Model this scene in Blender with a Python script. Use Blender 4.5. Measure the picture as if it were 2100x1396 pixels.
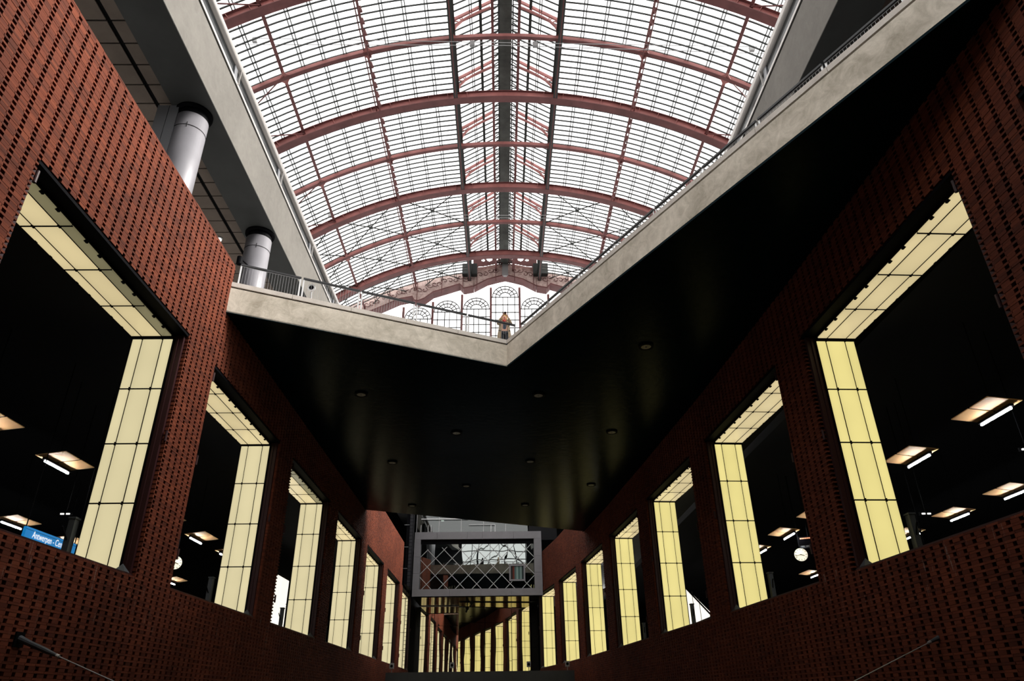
import bpy, bmesh, math, random
import numpy as np
from mathutils import Vector, Matrix
random.seed(7); rng = np.random.default_rng(7)
S = bpy.context.scene
for o in list(bpy.data.objects): bpy.data.objects.remove(o)
COL = S.collection
pi = math.pi

# ------------------------------------------------------------------ camera
FPX, PITCH, ROLL, YAW, CZ = 1431.8, math.radians(27.405), 0.014, math.radians(-1.095), 1.7
def ray(u, v):
    X = (u-1050)/FPX; Y = -(v-698)/FPX
    c, s = math.cos(ROLL), math.sin(ROLL)
    x = c*X+s*Y; y = -s*X+c*Y
    c, s = math.cos(PITCH), math.sin(PITCH)
    d = (x, c-s*y, s+c*y)
    c, s = math.cos(YAW), math.sin(YAW)
    return Vector((d[0]*c-d[1]*s, d[0]*s+d[1]*c, d[2]))
fw = ray(1050, 698); rt = ray(1050+FPX, 698)-fw; upv = ray(1050, 698-FPX)-fw
cam = bpy.data.cameras.new('camera'); camo = bpy.data.objects.new('camera', cam); COL.objects.link(camo)
m3 = Matrix((rt, upv, -fw)).transposed()
camo.matrix_world = Matrix.Translation((0, 0, CZ)) @ m3.to_4x4()
cam.sensor_fit = 'HORIZONTAL'; cam.sensor_width = 36; cam.lens = FPX/2100*36
cam.clip_start = .1; cam.clip_end = 600
S.camera = camo

# ------------------------------------------------------------------ sky and exposure
world = bpy.data.worlds.new('overcast_sky'); S.world = world; world.use_nodes = True
bg = world.node_tree.nodes['Background']
bg.inputs[0].default_value = (1.0, .985, .97, 1); bg.inputs[1].default_value = 2.9
sun = bpy.data.lights.new('veiled_sun', 'SUN'); suno = bpy.data.objects.new('veiled_sun', sun); COL.objects.link(suno)
sun.energy = 12.5; sun.angle = math.radians(24); sun.color = (1, .96, .90)
SUND = Vector((math.cos(math.radians(36))*math.cos(math.radians(8)), math.cos(math.radians(36))*math.sin(math.radians(8)), math.sin(math.radians(36))))
suno.rotation_euler = SUND.to_track_quat('Z', 'Y').to_euler()
S.view_settings.view_transform = 'Standard'; S.view_settings.look = 'None'
S.view_settings.exposure = 0; S.view_settings.gamma = 1; S.view_settings.use_curve_mapping = False
try:
    S.cycles.max_bounces = 8; S.cycles.diffuse_bounces = 3; S.cycles.glossy_bounces = 4
    S.cycles.transparent_max_bounces = 16; S.cycles.sample_clamp_indirect = 4
except Exception: pass

# ------------------------------------------------------------------ materials
def nodes_of(name):
    m = bpy.data.materials.new(name); m.use_nodes = True
    nt = m.node_tree; b = nt.nodes['Principled BSDF']
    return m, nt, b
K = 1.15   # everything under the bright sky is dark-toned
def mat(name, col, rough=.6, metal=0, spec=.3, var=.0, scale=3., bump=0., stretch=(1, 1, 1), k=K):
    col = tuple(c*k for c in col)
    m, nt, b = nodes_of(name)
    b.inputs['Roughness'].default_value = rough; b.inputs['Metallic'].default_value = metal
    b.inputs['Specular IOR Level'].default_value = spec
    b.inputs['Base Color'].default_value = (*col, 1)
    if var > 0 or bump > 0:
        tc = nt.nodes.new('ShaderNodeNewGeometry'); mp = nt.nodes.new('ShaderNodeMapping'); mp.inputs['Scale'].default_value = stretch
        nz = nt.nodes.new('ShaderNodeTexNoise'); nz.inputs['Scale'].default_value = scale; nz.inputs['Detail'].default_value = 6; nz.inputs['Roughness'].default_value = .62
        nt.links.new(tc.outputs['Position'], mp.inputs[0]); nt.links.new(mp.outputs[0], nz.inputs['Vector'])
        if var > 0:
            r = nt.nodes.new('ShaderNodeValToRGB')
            r.color_ramp.elements[0].position = .3; r.color_ramp.elements[1].position = .72
            r.color_ramp.elements[0].color = (*[c*(1-var) for c in col], 1)
            r.color_ramp.elements[1].color = (*[min(1, c*(1+var)) for c in col], 1)
            nt.links.new(nz.outputs[0], r.inputs[0]); nt.links.new(r.outputs[0], b.inputs['Base Color'])
        if bump > 0:
            bp = nt.nodes.new('ShaderNodeBump'); bp.inputs['Strength'].default_value = bump; bp.inputs['Distance'].default_value = .03
            nt.links.new(nz.outputs[0], bp.inputs['Height']); nt.links.new(bp.outputs[0], b.inputs['Normal'])
    return m
def emis(name, col, strength, base=(.6, .6, .5)):
    m, nt, b = nodes_of(name)
    b.inputs['Base Color'].default_value = (*base, 1); b.inputs['Roughness'].default_value = .35
    b.inputs['Emission Color'].default_value = (*col, 1); b.inputs['Emission Strength'].default_value = strength
    return m
def backlit(name, col, strength):
    # opal sheet with tubes behind its middle: the sheet's own output falls off a little towards its edges
    m, nt, b = nodes_of(name)
    b.inputs['Base Color'].default_value = (.10, .095, .07, 1); b.inputs['Roughness'].default_value = .25
    b.inputs['Specular IOR Level'].default_value = .15
    tc = nt.nodes.new('ShaderNodeTexCoord'); sx = nt.nodes.new('ShaderNodeSeparateXYZ'); nt.links.new(tc.outputs['Generated'], sx.inputs[0])
    oi = nt.nodes.new('ShaderNodeObjectInfo')
    nz = nt.nodes.new('ShaderNodeTexNoise'); nz.inputs['Scale'].default_value = .9; nz.inputs['Detail'].default_value = 2
    ge = nt.nodes.new('ShaderNodeNewGeometry'); nt.links.new(ge.outputs['Position'], nz.inputs['Vector'])
    def math_(op, a, bb):
        n = nt.nodes.new('ShaderNodeMath'); n.operation = op
        for k, v in enumerate((a, bb)):
            if isinstance(v, (int, float)): n.inputs[k].default_value = v
            else: nt.links.new(v, n.inputs[k])
        return n.outputs[0]
    def edge(s):
        d = math_('ABSOLUTE', math_('SUBTRACT', s, .5), 0); return math_('MULTIPLY', math_('POWER', math_('MULTIPLY', d, 2.), 3.), .10)
    e = math_('ADD', edge(sx.outputs[1]), edge(sx.outputs[0]))
    f = math_('SUBTRACT', 1., e)
    f = math_('MULTIPLY', f, math_('ADD', .92, math_('MULTIPLY', nz.outputs[0], .16)))
    f = math_('MULTIPLY', f, math_('ADD', .95, math_('MULTIPLY', oi.outputs['Random'], .08)))
    nt.links.new(math_('MULTIPLY', f, strength), b.inputs['Emission Strength'])
    b.inputs['Emission Color'].default_value = (*col, 1)
    return m
def glassy(name, refl=.1, tint=(.95, .97, .97), rough=0., spec_col=(1, 1, 1)):
    m = bpy.data.materials.new(name); m.use_nodes = True; nt = m.node_tree
    nt.nodes.remove(nt.nodes['Principled BSDF']); out = nt.nodes['Material Output']
    t = nt.nodes.new('ShaderNodeBsdfTransparent'); t.inputs[0].default_value = (*tint, 1)
    g = nt.nodes.new('ShaderNodeBsdfGlossy'); g.inputs['Roughness'].default_value = rough; g.inputs[0].default_value = (*spec_col, 1)
    mx = nt.nodes.new('ShaderNodeMixShader'); mx.inputs[0].default_value = refl
    nt.links.new(t.outputs[0], mx.inputs[1]); nt.links.new(g.outputs[0], mx.inputs[2]); nt.links.new(mx.outputs[0], out.inputs[0])
    return m
def mirror(name, refl=.8, tint=(1, 1, 1), base=(.004, .005, .006), rough=.0, wave=0., wscale=.4, stretch=(1, 1, .35)):
    m = bpy.data.materials.new(name); m.use_nodes = True; nt = m.node_tree
    nt.nodes.remove(nt.nodes['Principled BSDF']); out = nt.nodes['Material Output']
    d = nt.nodes.new('ShaderNodeBsdfDiffuse'); d.inputs[0].default_value = (*base, 1)
    g = nt.nodes.new('ShaderNodeBsdfGlossy'); g.inputs['Roughness'].default_value = rough; g.inputs[0].default_value = (*tint, 1)
    mx = nt.nodes.new('ShaderNodeMixShader'); mx.inputs[0].default_value = refl
    if wave:
        ge = nt.nodes.new('ShaderNodeNewGeometry'); mp = nt.nodes.new('ShaderNodeMapping'); mp.inputs['Scale'].default_value = stretch
        nz = nt.nodes.new('ShaderNodeTexNoise'); nz.inputs['Scale'].default_value = wscale; nz.inputs['Detail'].default_value = 1
        bp = nt.nodes.new('ShaderNodeBump'); bp.inputs['Strength'].default_value = 1; bp.inputs['Distance'].default_value = wave
        nt.links.new(ge.outputs['Position'], mp.inputs[0]); nt.links.new(mp.outputs[0], nz.inputs['Vector']); nt.links.new(nz.outputs[0], bp.inputs['Height'])
        nt.links.new(bp.outputs[0], g.inputs['Normal'])
    nt.links.new(d.outputs[0], mx.inputs[1]); nt.links.new(g.outputs[0], mx.inputs[2]); nt.links.new(mx.outputs[0], out.inputs[0])
    return m
def concrete(name, lo, hi, scale=.55, rough=.7, streak=True, spec=.3):
    lo = tuple(c*K for c in lo); hi = tuple(c*K for c in hi)
    m, nt, b = nodes_of(name); b.inputs['Roughness'].default_value = rough; b.inputs['Specular IOR Level'].default_value = spec
    ge = nt.nodes.new('ShaderNodeNewGeometry')
    n1 = nt.nodes.new('ShaderNodeTexNoise'); n1.inputs['Scale'].default_value = scale; n1.inputs['Detail'].default_value = 9; n1.inputs['Roughness'].default_value = .68; n1.inputs['Distortion'].default_value = .6
    n2 = nt.nodes.new('ShaderNodeTexNoise'); n2.inputs['Scale'].default_value = scale*5; n2.inputs['Detail'].default_value = 8; n2.inputs['Roughness'].default_value = .7; n2.inputs['Distortion'].default_value = 1.2
    nt.links.new(ge.outputs['Position'], n1.inputs['Vector']); nt.links.new(ge.outputs['Position'], n2.inputs['Vector'])
    mx = nt.nodes.new('ShaderNodeMix'); mx.inputs[0].default_value = .4
    nt.links.new(n1.outputs[0], mx.inputs[2]); nt.links.new(n2.outputs[0], mx.inputs[3])
    r = nt.nodes.new('ShaderNodeValToRGB'); r.color_ramp.elements[0].position = .36; r.color_ramp.elements[1].position = .64
    r.color_ramp.elements[0].color = (*lo, 1); r.color_ramp.elements[1].color = (*hi, 1)
    nt.links.new(mx.outputs[0], r.inputs[0]); nt.links.new(r.outputs[0], b.inputs['Base Color'])
    bp = nt.nodes.new('ShaderNodeBump'); bp.inputs['Strength'].default_value = .25; bp.inputs['Distance'].default_value = .02
    nt.links.new(n2.outputs[0], bp.inputs['Height']); nt.links.new(bp.outputs[0], b.inputs['Normal'])
    return m
def brick_material():
    m, nt, b = nodes_of('red_brick'); b.inputs['Roughness'].default_value = .8; b.inputs['Specular IOR Level'].default_value = .15
    at = nt.nodes.new('ShaderNodeAttribute'); at.attribute_name = 'rnd'
    oi = nt.nodes.new('ShaderNodeObjectInfo')
    ad = nt.nodes.new('ShaderNodeMath'); ad.operation = 'ADD'; nt.links.new(at.outputs['Fac'], ad.inputs[0]); nt.links.new(oi.outputs['Random'], ad.inputs[1])
    fr = nt.nodes.new('ShaderNodeMath'); fr.operation = 'FRACT'; nt.links.new(ad.outputs[0], fr.inputs[0])
    r = nt.nodes.new('ShaderNodeValToRGB'); e = r.color_ramp.elements
    e[0].position = 0; e[0].color = (0.0792, 0.0204, 0.0106, 1); e[1].position = 1; e[1].color = (0.1672, 0.0425, 0.0195, 1)
    k = e.new(.35); k.color = (0.1188, 0.0286, 0.0139, 1); k = e.new(.75); k.color = (0.1408, 0.0340, 0.0153, 1)
    nt.links.new(fr.outputs[0], r.inputs[0])
    ge = nt.nodes.new('ShaderNodeNewGeometry')
    n1 = nt.nodes.new('ShaderNodeTexNoise'); n1.inputs['Scale'].default_value = .35; n1.inputs['Detail'].default_value = 5
    nt.links.new(ge.outputs['Position'], n1.inputs['Vector'])
    mr = nt.nodes.new('ShaderNodeMapRange'); mr.inputs[1].default_value = .3; mr.inputs[2].default_value = .7; mr.inputs[3].default_value = .72; mr.inputs[4].default_value = 1.2
    nt.links.new(n1.outputs[0], mr.inputs[0])
    mul = nt.nodes.new('ShaderNodeMix'); mul.data_type = 'RGBA'; mul.blend_type = 'MULTIPLY'; mul.inputs[0].default_value = 1
    nt.links.new(r.outputs[0], mul.inputs[6]); nt.links.new(mr.outputs[0], mul.inputs[7])
    # lime streaks running down below the sills
    mp = nt.nodes.new('ShaderNodeMapping'); mp.inputs['Scale'].default_value = (22, 22, 1.6); nt.links.new(ge.outputs['Position'], mp.inputs[0])
    n2 = nt.nodes.new('ShaderNodeTexNoise'); n2.inputs['Scale'].default_value = 1; n2.inputs['Detail'].default_value = 3; nt.links.new(mp.outputs[0], n2.inputs['Vector'])
    th = nt.nodes.new('ShaderNodeMapRange'); th.inputs[1].default_value = .66; th.inputs[2].default_value = .72; nt.links.new(n2.outputs[0], th.inputs[0])
    sz = nt.nodes.new('ShaderNodeSeparateXYZ'); nt.links.new(ge.outputs['Position'], sz.inputs[0])
    zr = nt.nodes.new('ShaderNodeMapRange'); zr.inputs[1].default_value = 2.6; zr.inputs[2].default_value = 4.4; zr.inputs[3].default_value = 0; zr.inputs[4].default_value = .8; nt.links.new(sz.outputs[2], zr.inputs[0])
    lt = nt.nodes.new('ShaderNodeMath'); lt.operation = 'LESS_THAN'; lt.inputs[1].default_value = 4.5; nt.links.new(sz.outputs[2], lt.inputs[0])
    a1 = nt.nodes.new('ShaderNodeMath'); a1.operation = 'MULTIPLY'; nt.links.new(zr.outputs[0], a1.inputs[0]); nt.links.new(lt.outputs[0], a1.inputs[1])
    a2 = nt.nodes.new('ShaderNodeMath'); a2.operation = 'MULTIPLY'; nt.links.new(a1.outputs[0], a2.inputs[0]); nt.links.new(th.outputs[0], a2.inputs[1])
    mx = nt.nodes.new('ShaderNodeMix'); mx.data_type = 'RGBA'; nt.links.new(a2.outputs[0], mx.inputs[0])
    nt.links.new(mul.outputs[2], mx.inputs[6]); mx.inputs[7].default_value = (.28, .25, .22, 1)
    nt.links.new(mx.outputs[2], b.inputs['Base Color'])
    return m
M = dict(
    brick=brick_material(),
    void=mat('dark_wall_core', (.006, .006, .006), .9, spec=.05),
    concrete=concrete('fair_faced_concrete', (.30, .265, .205), (.66, .60, .51)),
    coping=concrete('coping_concrete', (.44, .40, .36), (.56, .52, .47), 1.2),
    balcony=concrete('smooth_concrete', (.092, .084, .073), (.135, .125, .109), .5),
    soffit=concrete('dark_board_soffit_shade', (.0030, .0085, .0115), (.0055, .0135, .0175), .8, rough=.2, spec=.008),  # dark boards, taken near black so the colour holds the underside's shade
    balcony_soffit=mat('dark_soffit', (.050, .052, .050), .6, var=.2, scale=.6),  # darker mottled base for beam undersides and the ledge
    joint=mat('black_joint', (.005, .005, .005), .8, spec=.05),
    black=mat('black_steel', (.004, .004, .005), .6, spec=.03),
    darkred=mat('dark_red_steel', (.028, .007, .008), .45),
    cream_l=backlit('cream_opal_left', (.80, .70, .41), .98),
    cream_r=backlit('cream_opal_right', (.86, .74, .28), 1.06),
    cream_s=backlit('cream_opal_head', (.72, .59, .32), .95),
    cream_dim=backlit('cream_opal_dim', (.42, .37, .20), .42),
    iron=mat('oxide_pink_iron', (.30, .115, .105), .55, var=.25, scale=.7),
    iron_dark=mat('oxide_dark_iron', (.13, .050, .048), .6, var=.25, scale=.7),
    bar=mat('dark_green_iron', (.030, .034, .032), .6),
    deck_grey=mat('ridge_walkway_plate', (.10, .11, .10), .7, var=.3, scale=.8),
    pane=glassy('roof_glass', .04, (.97, .97, .97), .1),
    clear=mat('smoked_balustrade_glass', (.012, .014, .015), .12, spec=.25),
    stone=None, steel=mat('brushed_steel', (.17, .165, .18), .5, metal=.2, spec=.5, var=.06, scale=2),
    steel_flat=mat('satin_steel', (.20, .205, .22), .35, metal=.4, spec=.5),
    tube=mat('handrail_steel', (.42, .40, .38), .38, metal=.7),
    rail=mat('dark_handrail', (.02, .02, .022), .4), post=mat('galvanised_post', (.45, .45, .45), .4, metal=.6),
    wire=mat('steel_wire', (.30, .30, .30), .45, metal=.6),
    ceilpanel=mat('brown_ceiling_panel', (.16, .128, .105), .8, var=.12, scale=1.5),
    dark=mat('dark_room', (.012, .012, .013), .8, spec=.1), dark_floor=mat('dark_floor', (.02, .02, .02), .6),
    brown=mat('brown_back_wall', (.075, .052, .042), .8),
    tubelamp=emis('white_tube', (.95, .97, 1.0), 95), refl=mat('warm_reflector', (.85, .50, .24), .5, spec=.1, k=1),
    blue=emis('sign_blue', (.008, .20, .50), .75, (.01, .1, .3)), white=mat('sign_white', (.85, .85, .85), .5, k=1), signtext=emis('sign_letters', (.9, .95, 1), .8),
    post_grey=mat('grey_post', (.05, .055, .06), .5),
    dial=emis('clock_dial', (.95, .88, .68), .85), amber=emis('amber_led', (1, .22, .05), 1.2),
    boxframe=mat('anthracite_cladding', (.17, .165, .175), .5, metal=.1, var=.08, scale=1.2),
    lattice=mat('lattice_steel', (.30, .30, .30), .4, metal=.4),
    boxglass=mirror('box_window_glass', .22, (.92, 1, .97), wave=.006, wscale=.7),
    endmirror=mirror('mirrored_end_glass', .88, (1, .98, .90), wave=.0022, wscale=.9),
    underside=mirror('polished_underside', .45, (1, .9, .7), (.02, .02, .016), rough=.09, wave=.005, wscale=.8),
    facade=glassy('facade_glass', .05, (.50, .56, .54)),
    disc=mat('lamp_disc', (.50, .46, .36), .5), lit=emis('downlight', (1, .98, .92), 1.6),
    whitelit=emis('lit_white_glass', (1.0, .95, .86), 1.05), cctv=mat('camera_shell', (.02, .02, .02), .4),
    skin=mat('skin', (.62, .36, .26), .6), hair=mat('blond_hair', (.55, .33, .10), .6, var=.3, scale=30),
    coat=mat('beige_coat', (.34, .26, .17), .85, var=.15, scale=12), top=mat('dark_top', (.035, .05, .075), .8),
    trousers=mat('dark_trousers', (.03, .035, .045), .8), red=mat('red_scarf', (.45, .05, .04), .7), grey=mat('mid_grey', (.25, .25, .25), .6),
)
M['stone'] = concrete('weathered_painted_iron', (.26, .165, .145), (.60, .48, .44), 1.4)

# ------------------------------------------------------------------ mesh helpers
class MB:
    def __init__(s): s.v = []; s.f = []
    def box(s, a, b):
        x0, y0, z0 = a; x1, y1, z1 = b; i = len(s.v)
        s.v += [(x0, y0, z0), (x1, y0, z0), (x1, y1, z0), (x0, y1, z0), (x0, y0, z1), (x1, y0, z1), (x1, y1, z1), (x0, y1, z1)]
        s.f += [tuple(i+k for k in q) for q in ((0, 3, 2, 1), (4, 5, 6, 7), (0, 1, 5, 4), (1, 2, 6, 5), (2, 3, 7, 6), (3, 0, 4, 7))]
        return s
    def hexa(s, p):
        i = len(s.v); s.v += [tuple(q) for q in p]
        s.f += [tuple(i+k for k in q) for q in ((0, 3, 2, 1), (4, 5, 6, 7), (0, 1, 5, 4), (1, 2, 6, 5), (2, 3, 7, 6), (3, 0, 4, 7))]
        return s
    def beam(s, a, b, w, h, up=(0, 0, 1)):
        a = Vector(a); b = Vector(b); d = (b-a).normalized(); up = Vector(up)
        x = d.cross(up)
        if x.length < 1e-4: x = d.cross(Vector((1, 0, 0)))
        x.normalize(); y = x.cross(d).normalized(); x *= w/2; y *= h/2
        return s.hexa([a-x-y, a+x-y, b+x-y, b-x-y, a-x+y, a+x+y, b+x+y, b-x+y])
    def tube(s, pts, r, n=8, cap=True):
        pts = [Vector(p) for p in pts]; rs = r if isinstance(r, (list, tuple)) else [r]*len(pts)
        base = len(s.v); ref = None
        for k, p in enumerate(pts):
            d = (pts[min(k+1, len(pts)-1)]-pts[max(k-1, 0)]).normalized()
            if ref is None: ref = Vector((0, 0, 1)) if abs(d.z) < .9 else Vector((1, 0, 0))
            x = d.cross(ref).normalized(); y = x.cross(d)
            for j in range(n):
                t = 2*pi*j/n; s.v.append(tuple(p+(x*math.cos(t)+y*math.sin(t))*rs[k]))
        for k in range(len(pts)-1):
            for j in range(n):
                a = base+k*n+j; b = base+k*n+(j+1) % n; s.f.append((a, b, b+n, a+n))
        if cap:
            s.f.append(tuple(base+j for j in range(n-1, -1, -1))); e = base+(len(pts)-1)*n; s.f.append(tuple(e+j for j in range(n)))
        return s
    def prism(s, poly, axis, a0, a1):
        """poly: list of 2-D points; extruded along axis ('x','y','z')"""
        i = len(s.v); n = len(poly)
        def P(p, t): return {'y': (p[0], t, p[1]), 'z': (p[0], p[1], t), 'x': (t, p[0], p[1])}[axis]
        s.v += [P(p, a0) for p in poly]+[P(p, a1) for p in poly]
        s.f += [tuple(range(i+n-1, i-1, -1)), tuple(range(i+n, i+2*n))]
        s.f += [(i+k, i+(k+1) % n, i+n+(k+1) % n, i+n+k) for k in range(n)]
        return s
    def mesh(s, name, smooth=False):
        me = bpy.data.meshes.new(name); me.from_pydata(s.v, [], s.f)
        bm = bmesh.new(); bm.from_mesh(me); bmesh.ops.recalc_face_normals(bm, faces=bm.faces); bm.to_mesh(me); bm.free()
        if smooth:
            for p in me.polygons: p.use_smooth = True
        return me
def add(name, data, m=None, parent=None, mw=None, kind=None):
    if isinstance(data, MB): data = data.mesh(name)
    if m is not None and data is not None:
        mm = M[m] if isinstance(m, str) else m
        if not data.materials: data.materials.append(mm)
    o = bpy.data.objects.new(name, data); COL.objects.link(o)
    if parent is not None: o.parent = parent
    if mw is not None: o.matrix_local = mw if isinstance(mw, Matrix) else Matrix.Translation(mw)
    if kind: o['kind'] = kind
    return o
def tag(o, label, cat, group=None):
    o['label'] = label; o['category'] = cat
    if group: o['group'] = group
    return o
def thing(name, label, cat, loc=(0, 0, 0), rz=0, group=None):
    o = bpy.data.objects.new(name, None); COL.objects.link(o); o.empty_display_size = .2
    o.location = loc; o.rotation_euler = (0, 0, rz)
    return tag(o, label, cat, group)
def struct(name, data, m, label=None):
    o = add(name, data, m); o['kind'] = 'structure'
    if label: o['label'] = label
    return o
T = Matrix.Translation
def RZ(a): return Matrix.Rotation(a, 4, 'Z')

# ------------------------------------------------------------------ bays of the two brick walls
ZSILL, ZHEAD, ZB, ZTOP = 4.41, 10.41, 10.56, 14.03
XL = -8.33; WW = 6.8
Rs = [(8.64, 16.98), (8.17, 25.56), (7.52, 34.23), (6.84, 42.84), (6.03, 51.53), (5.04, 60.05), (3.75, 68.39)]
V2 = lambda x, y: Vector((x, y, 0))
bays = {'L': {}, 'R': {}}
for i in range(-8, 8):
    bays['L'][i] = dict(V=V2(XL, 16.66+8.69*i), d=V2(0, 1), out=V2(-1, 0), L=8.69)
Rv = {}
for i, p in enumerate(Rs):
    q = V2(*Rs[min(i+1, 6)])-V2(*Rs[max(i-1, 0)]) if 0 < i < 6 else (V2(*Rs[1])-V2(*Rs[0]) if i == 0 else V2(*Rs[6])-V2(*Rs[5]))
    q.normalize(); Rv[i] = V2(*p)-.35*V2(q.y, -q.x)
ang = math.radians(-2.2)
for i in range(-1, -9, -1):
    Rv[i] = Rv[i+1]-8.62*V2(math.sin(ang), math.cos(ang)); ang = min(0, ang+math.radians(.7))
Rv[-9] = Rv[-8]-8.62*V2(0, 1)
Rv[7] = Rv[6]+V2(.1, 8.5)
for i in range(-8, 8):
    e = Rv[i]-Rv[i-1]; L = e.length; d = e/L
    bays['R'][i] = dict(V=Rv[i], d=d, out=V2(d.y, -d.x), L=L)
def bay_matrix(side, i):
    b = bays[side][i]; return T(b['V']) @ RZ(math.atan2(b['d'].y, b['d'].x))
SG = {'L': 1, 'R': -1}
def W(side, i, s, n, z):
    b = bays[side][i]; p = b['V']+b['d']*s+b['out']*n; return Vector((p.x, p.y, z))

# deck between the void in front and the void behind it
DECK_Y0, DECK_Y1 = 18.5, 43.0
def deck_covers(side, p):
    if side == 'L': return 18.5 < p.y < 43.1
    return 6.8 < p.y < 50.3

# ------------------------------------------------------------------ brick walls
PER, CH = .315, .11333
def brick_local(L, H):
    return MB().box((-L/2, 0, -H/2), (L/2, .09, H/2)).mesh('brick')
def build_wall(side, name):
    mb = MB()
    for i in range(-7, 8):
        b = bays[side][i]; L = b['L']; m4 = []
        def bx(s0, s1, n0, n1, z0, z1):
            P = [W(side, i, s, n, z) for z in (z0, z1) for (s, n) in ((s0, n0), (s1, n0), (s1, n1), (s0, n1))]
            mb.hexa(P)
        mid = W(side, i, -L/2, 0, 0)
        if i == 7:
            bx(-L+(.45 if side == 'R' else 0), 0, .09, 1.45, -5, 13.15)
        else:
            bx(-L, 0, .09, 1.45, -5, ZSILL-.02)
            bx(-L, -WW, .09, 1.45, ZSILL-.02, ZB)
            bx(-L, 0, .09, 1.45, ZB, 12.3)
        lo, hi = W(side, i, -L, 0, 0), W(side, i, 0, 0, 0)
        # parapet only where the hall is open above
        n = 12
        for k in range(n):
            s0 = -L+L*k/n; s1 = -L+L*(k+1)/n
            if not deck_covers(side, W(side, i, (s0+s1)/2, 0, 0)) and i < 7: bx(s0, s1, .09, .36, 12.3, ZTOP-.01)
    wall = struct(name, mb, 'void')
    # bricks
    recs = []   # s, z, halflen, halfheight, bay
    run = 0.
    for i in range(-2, 7):
        b = bays[side][i]; L = b['L']
        off = (9.83-(b['V'].y-L)) if side == 'L' else .1-run
        run += L
        k0 = math.floor((-.4-off)/PER); k1 = math.ceil((L+.4-off)/PER)
        for k in range(k0, k1):
            for z in (13.9625, 14.006):
                a0, a1 = max(0, off+PER*(k+.25)-.1535), min(L, off+PER*(k+.25)+.1535)
                if a1-a0 > .03: recs.append((i, (a0+a1)/2-L, z, (a1-a0)/2, .0205, 1))
        for j in range(0, 114):
            zc = 13.905-CH*j
            for course in (0, 1):
                z = zc if course == 0 else zc-CH/2
                hh = .0325 if course == 0 else .0205
                for k in range(k0, k1):
                    c = off+PER*k+PER/2 if course == 0 else off+PER*(k+.25)
                    hl = (PER-.104)/2 if course == 0 else (PER-.008)/2
                    a0, a1 = max(0, c-hl), min(L, c+hl)
                    if z > ZSILL-.03 and z < ZB+.01: a1 = min(a1, L-WW-.005)
                    if a1-a0 < .03: continue
                    recs.append((i, (a0+a1)/2-L, z, (a1-a0)/2, hh, course))
    # a closing course along the top of the parapet
    keep = []
    for r in recs:
        p = W(side, r[0], r[1], 0, r[2])
        if p.y < 4.0: continue
        if deck_covers(side, p) and p.z > 12.33: continue
        if p.y > 61.5 and side == 'L' and p.z > 10.6: continue
        keep.append((r, p))
    # the bricks largest in view become parts
    def view(p):
        q = camo.matrix_world.inverted() @ p
        if q.z > -1: return None
        u = 1050+FPX*q.x/-q.z; v = 698-FPX*q.y/-q.z
        return (u, v, -q.z) if -5 < u < 2105 and -5 < v < 1401 else None
    sc = []
    inv = camo.matrix_world.inverted()
    for n_, (r, p) in enumerate(keep):
        q = inv @ p
        if q.z > -1: continue
        u = 1050+FPX*q.x/-q.z; v = 698-FPX*q.y/-q.z
        if 0 < u < 2100 and 0 < v < 1396 and r[3] > .09: sc.append((-q.z, n_))
    sc.sort(); single = set(n_ for _, n_ in sc[:300])
    full = {}
    V = []; Fc = []; R = []
    tri = ((0, 1, 5, 4), (1, 2, 6, 5), (3, 0, 4, 7), (4, 5, 6, 7), (0, 3, 2, 1))
    for n_, (r, p) in enumerate(keep):
        i, s, z, hl, hh, course = r
        dep = rng.uniform(-.004, .004)
        if n_ in single:
            key = (course, round(hl, 2)); 
            if key not in full:
                me = MB().box((-hl, 0 if side == 'L' else -.10, -hh), (hl, .10 if side == 'L' else 0, hh)).mesh('brick'); full[key] = me
            b = bays[side][i]
            o = add('brick', full[key], 'brick', wall, T(W(side, i, s, dep, z)) @ RZ(math.atan2(b['d'].y, b['d'].x)))
            continue
        b = bays[side][i]; bx_, by_ = b['V'].x, b['V'].y; dx, dy = b['d'].x, b['d'].y; ox, oy = b['out'].x, b['out'].y
        base = len(V)
        for zz in (z-hh, z+hh):
            for (ss, nn) in ((s-hl, dep), (s+hl, dep), (s+hl, .10), (s-hl, .10)):
                V.append((bx_+dx*ss+ox*nn, by_+dy*ss+oy*nn, zz))
        for q in tri: Fc.append(tuple(base+k for k in q))
        R.append(rng.random())
    me = bpy.data.meshes.new('brickwork'); me.from_pydata(V, [], Fc)
    at = me.attributes.new('rnd', 'FLOAT', 'FACE'); at.data.foreach_set('value', np.repeat(np.array(R, dtype=np.float32), 5))
    me.materials.append(M['brick'])
    o = add('brickwork', me, None, wall, kind='stuff')
    return wall
wall_left = build_wall('L', 'wall_left'); wall_left['label'] = 'perforated red brick wall with tall openings along the left side'
wall_right = build_wall('R', 'wall_right'); wall_right['label'] = 'shadowed perforated red brick wall curving along the right side'

# ------------------------------------------------------------------ floors, platform halls, level above
def S_(name, a, b, m, label=None): return struct(name, MB().box(a, b), m, label)
S_('floor', (-34, -75, -5.3), (34, 94, -5), 'dark_floor')
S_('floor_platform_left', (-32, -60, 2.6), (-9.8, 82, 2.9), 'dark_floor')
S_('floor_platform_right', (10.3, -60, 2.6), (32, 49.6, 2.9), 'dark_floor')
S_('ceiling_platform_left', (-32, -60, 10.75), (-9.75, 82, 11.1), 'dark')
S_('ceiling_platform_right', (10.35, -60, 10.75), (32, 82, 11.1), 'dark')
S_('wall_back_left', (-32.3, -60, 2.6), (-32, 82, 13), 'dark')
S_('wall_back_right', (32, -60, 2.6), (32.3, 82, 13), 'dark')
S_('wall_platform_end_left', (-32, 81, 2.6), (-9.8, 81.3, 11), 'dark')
S_('wall_platform_end_right', (4.5, 81, 2.6), (32, 81.3, 11), 'dark')
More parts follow.
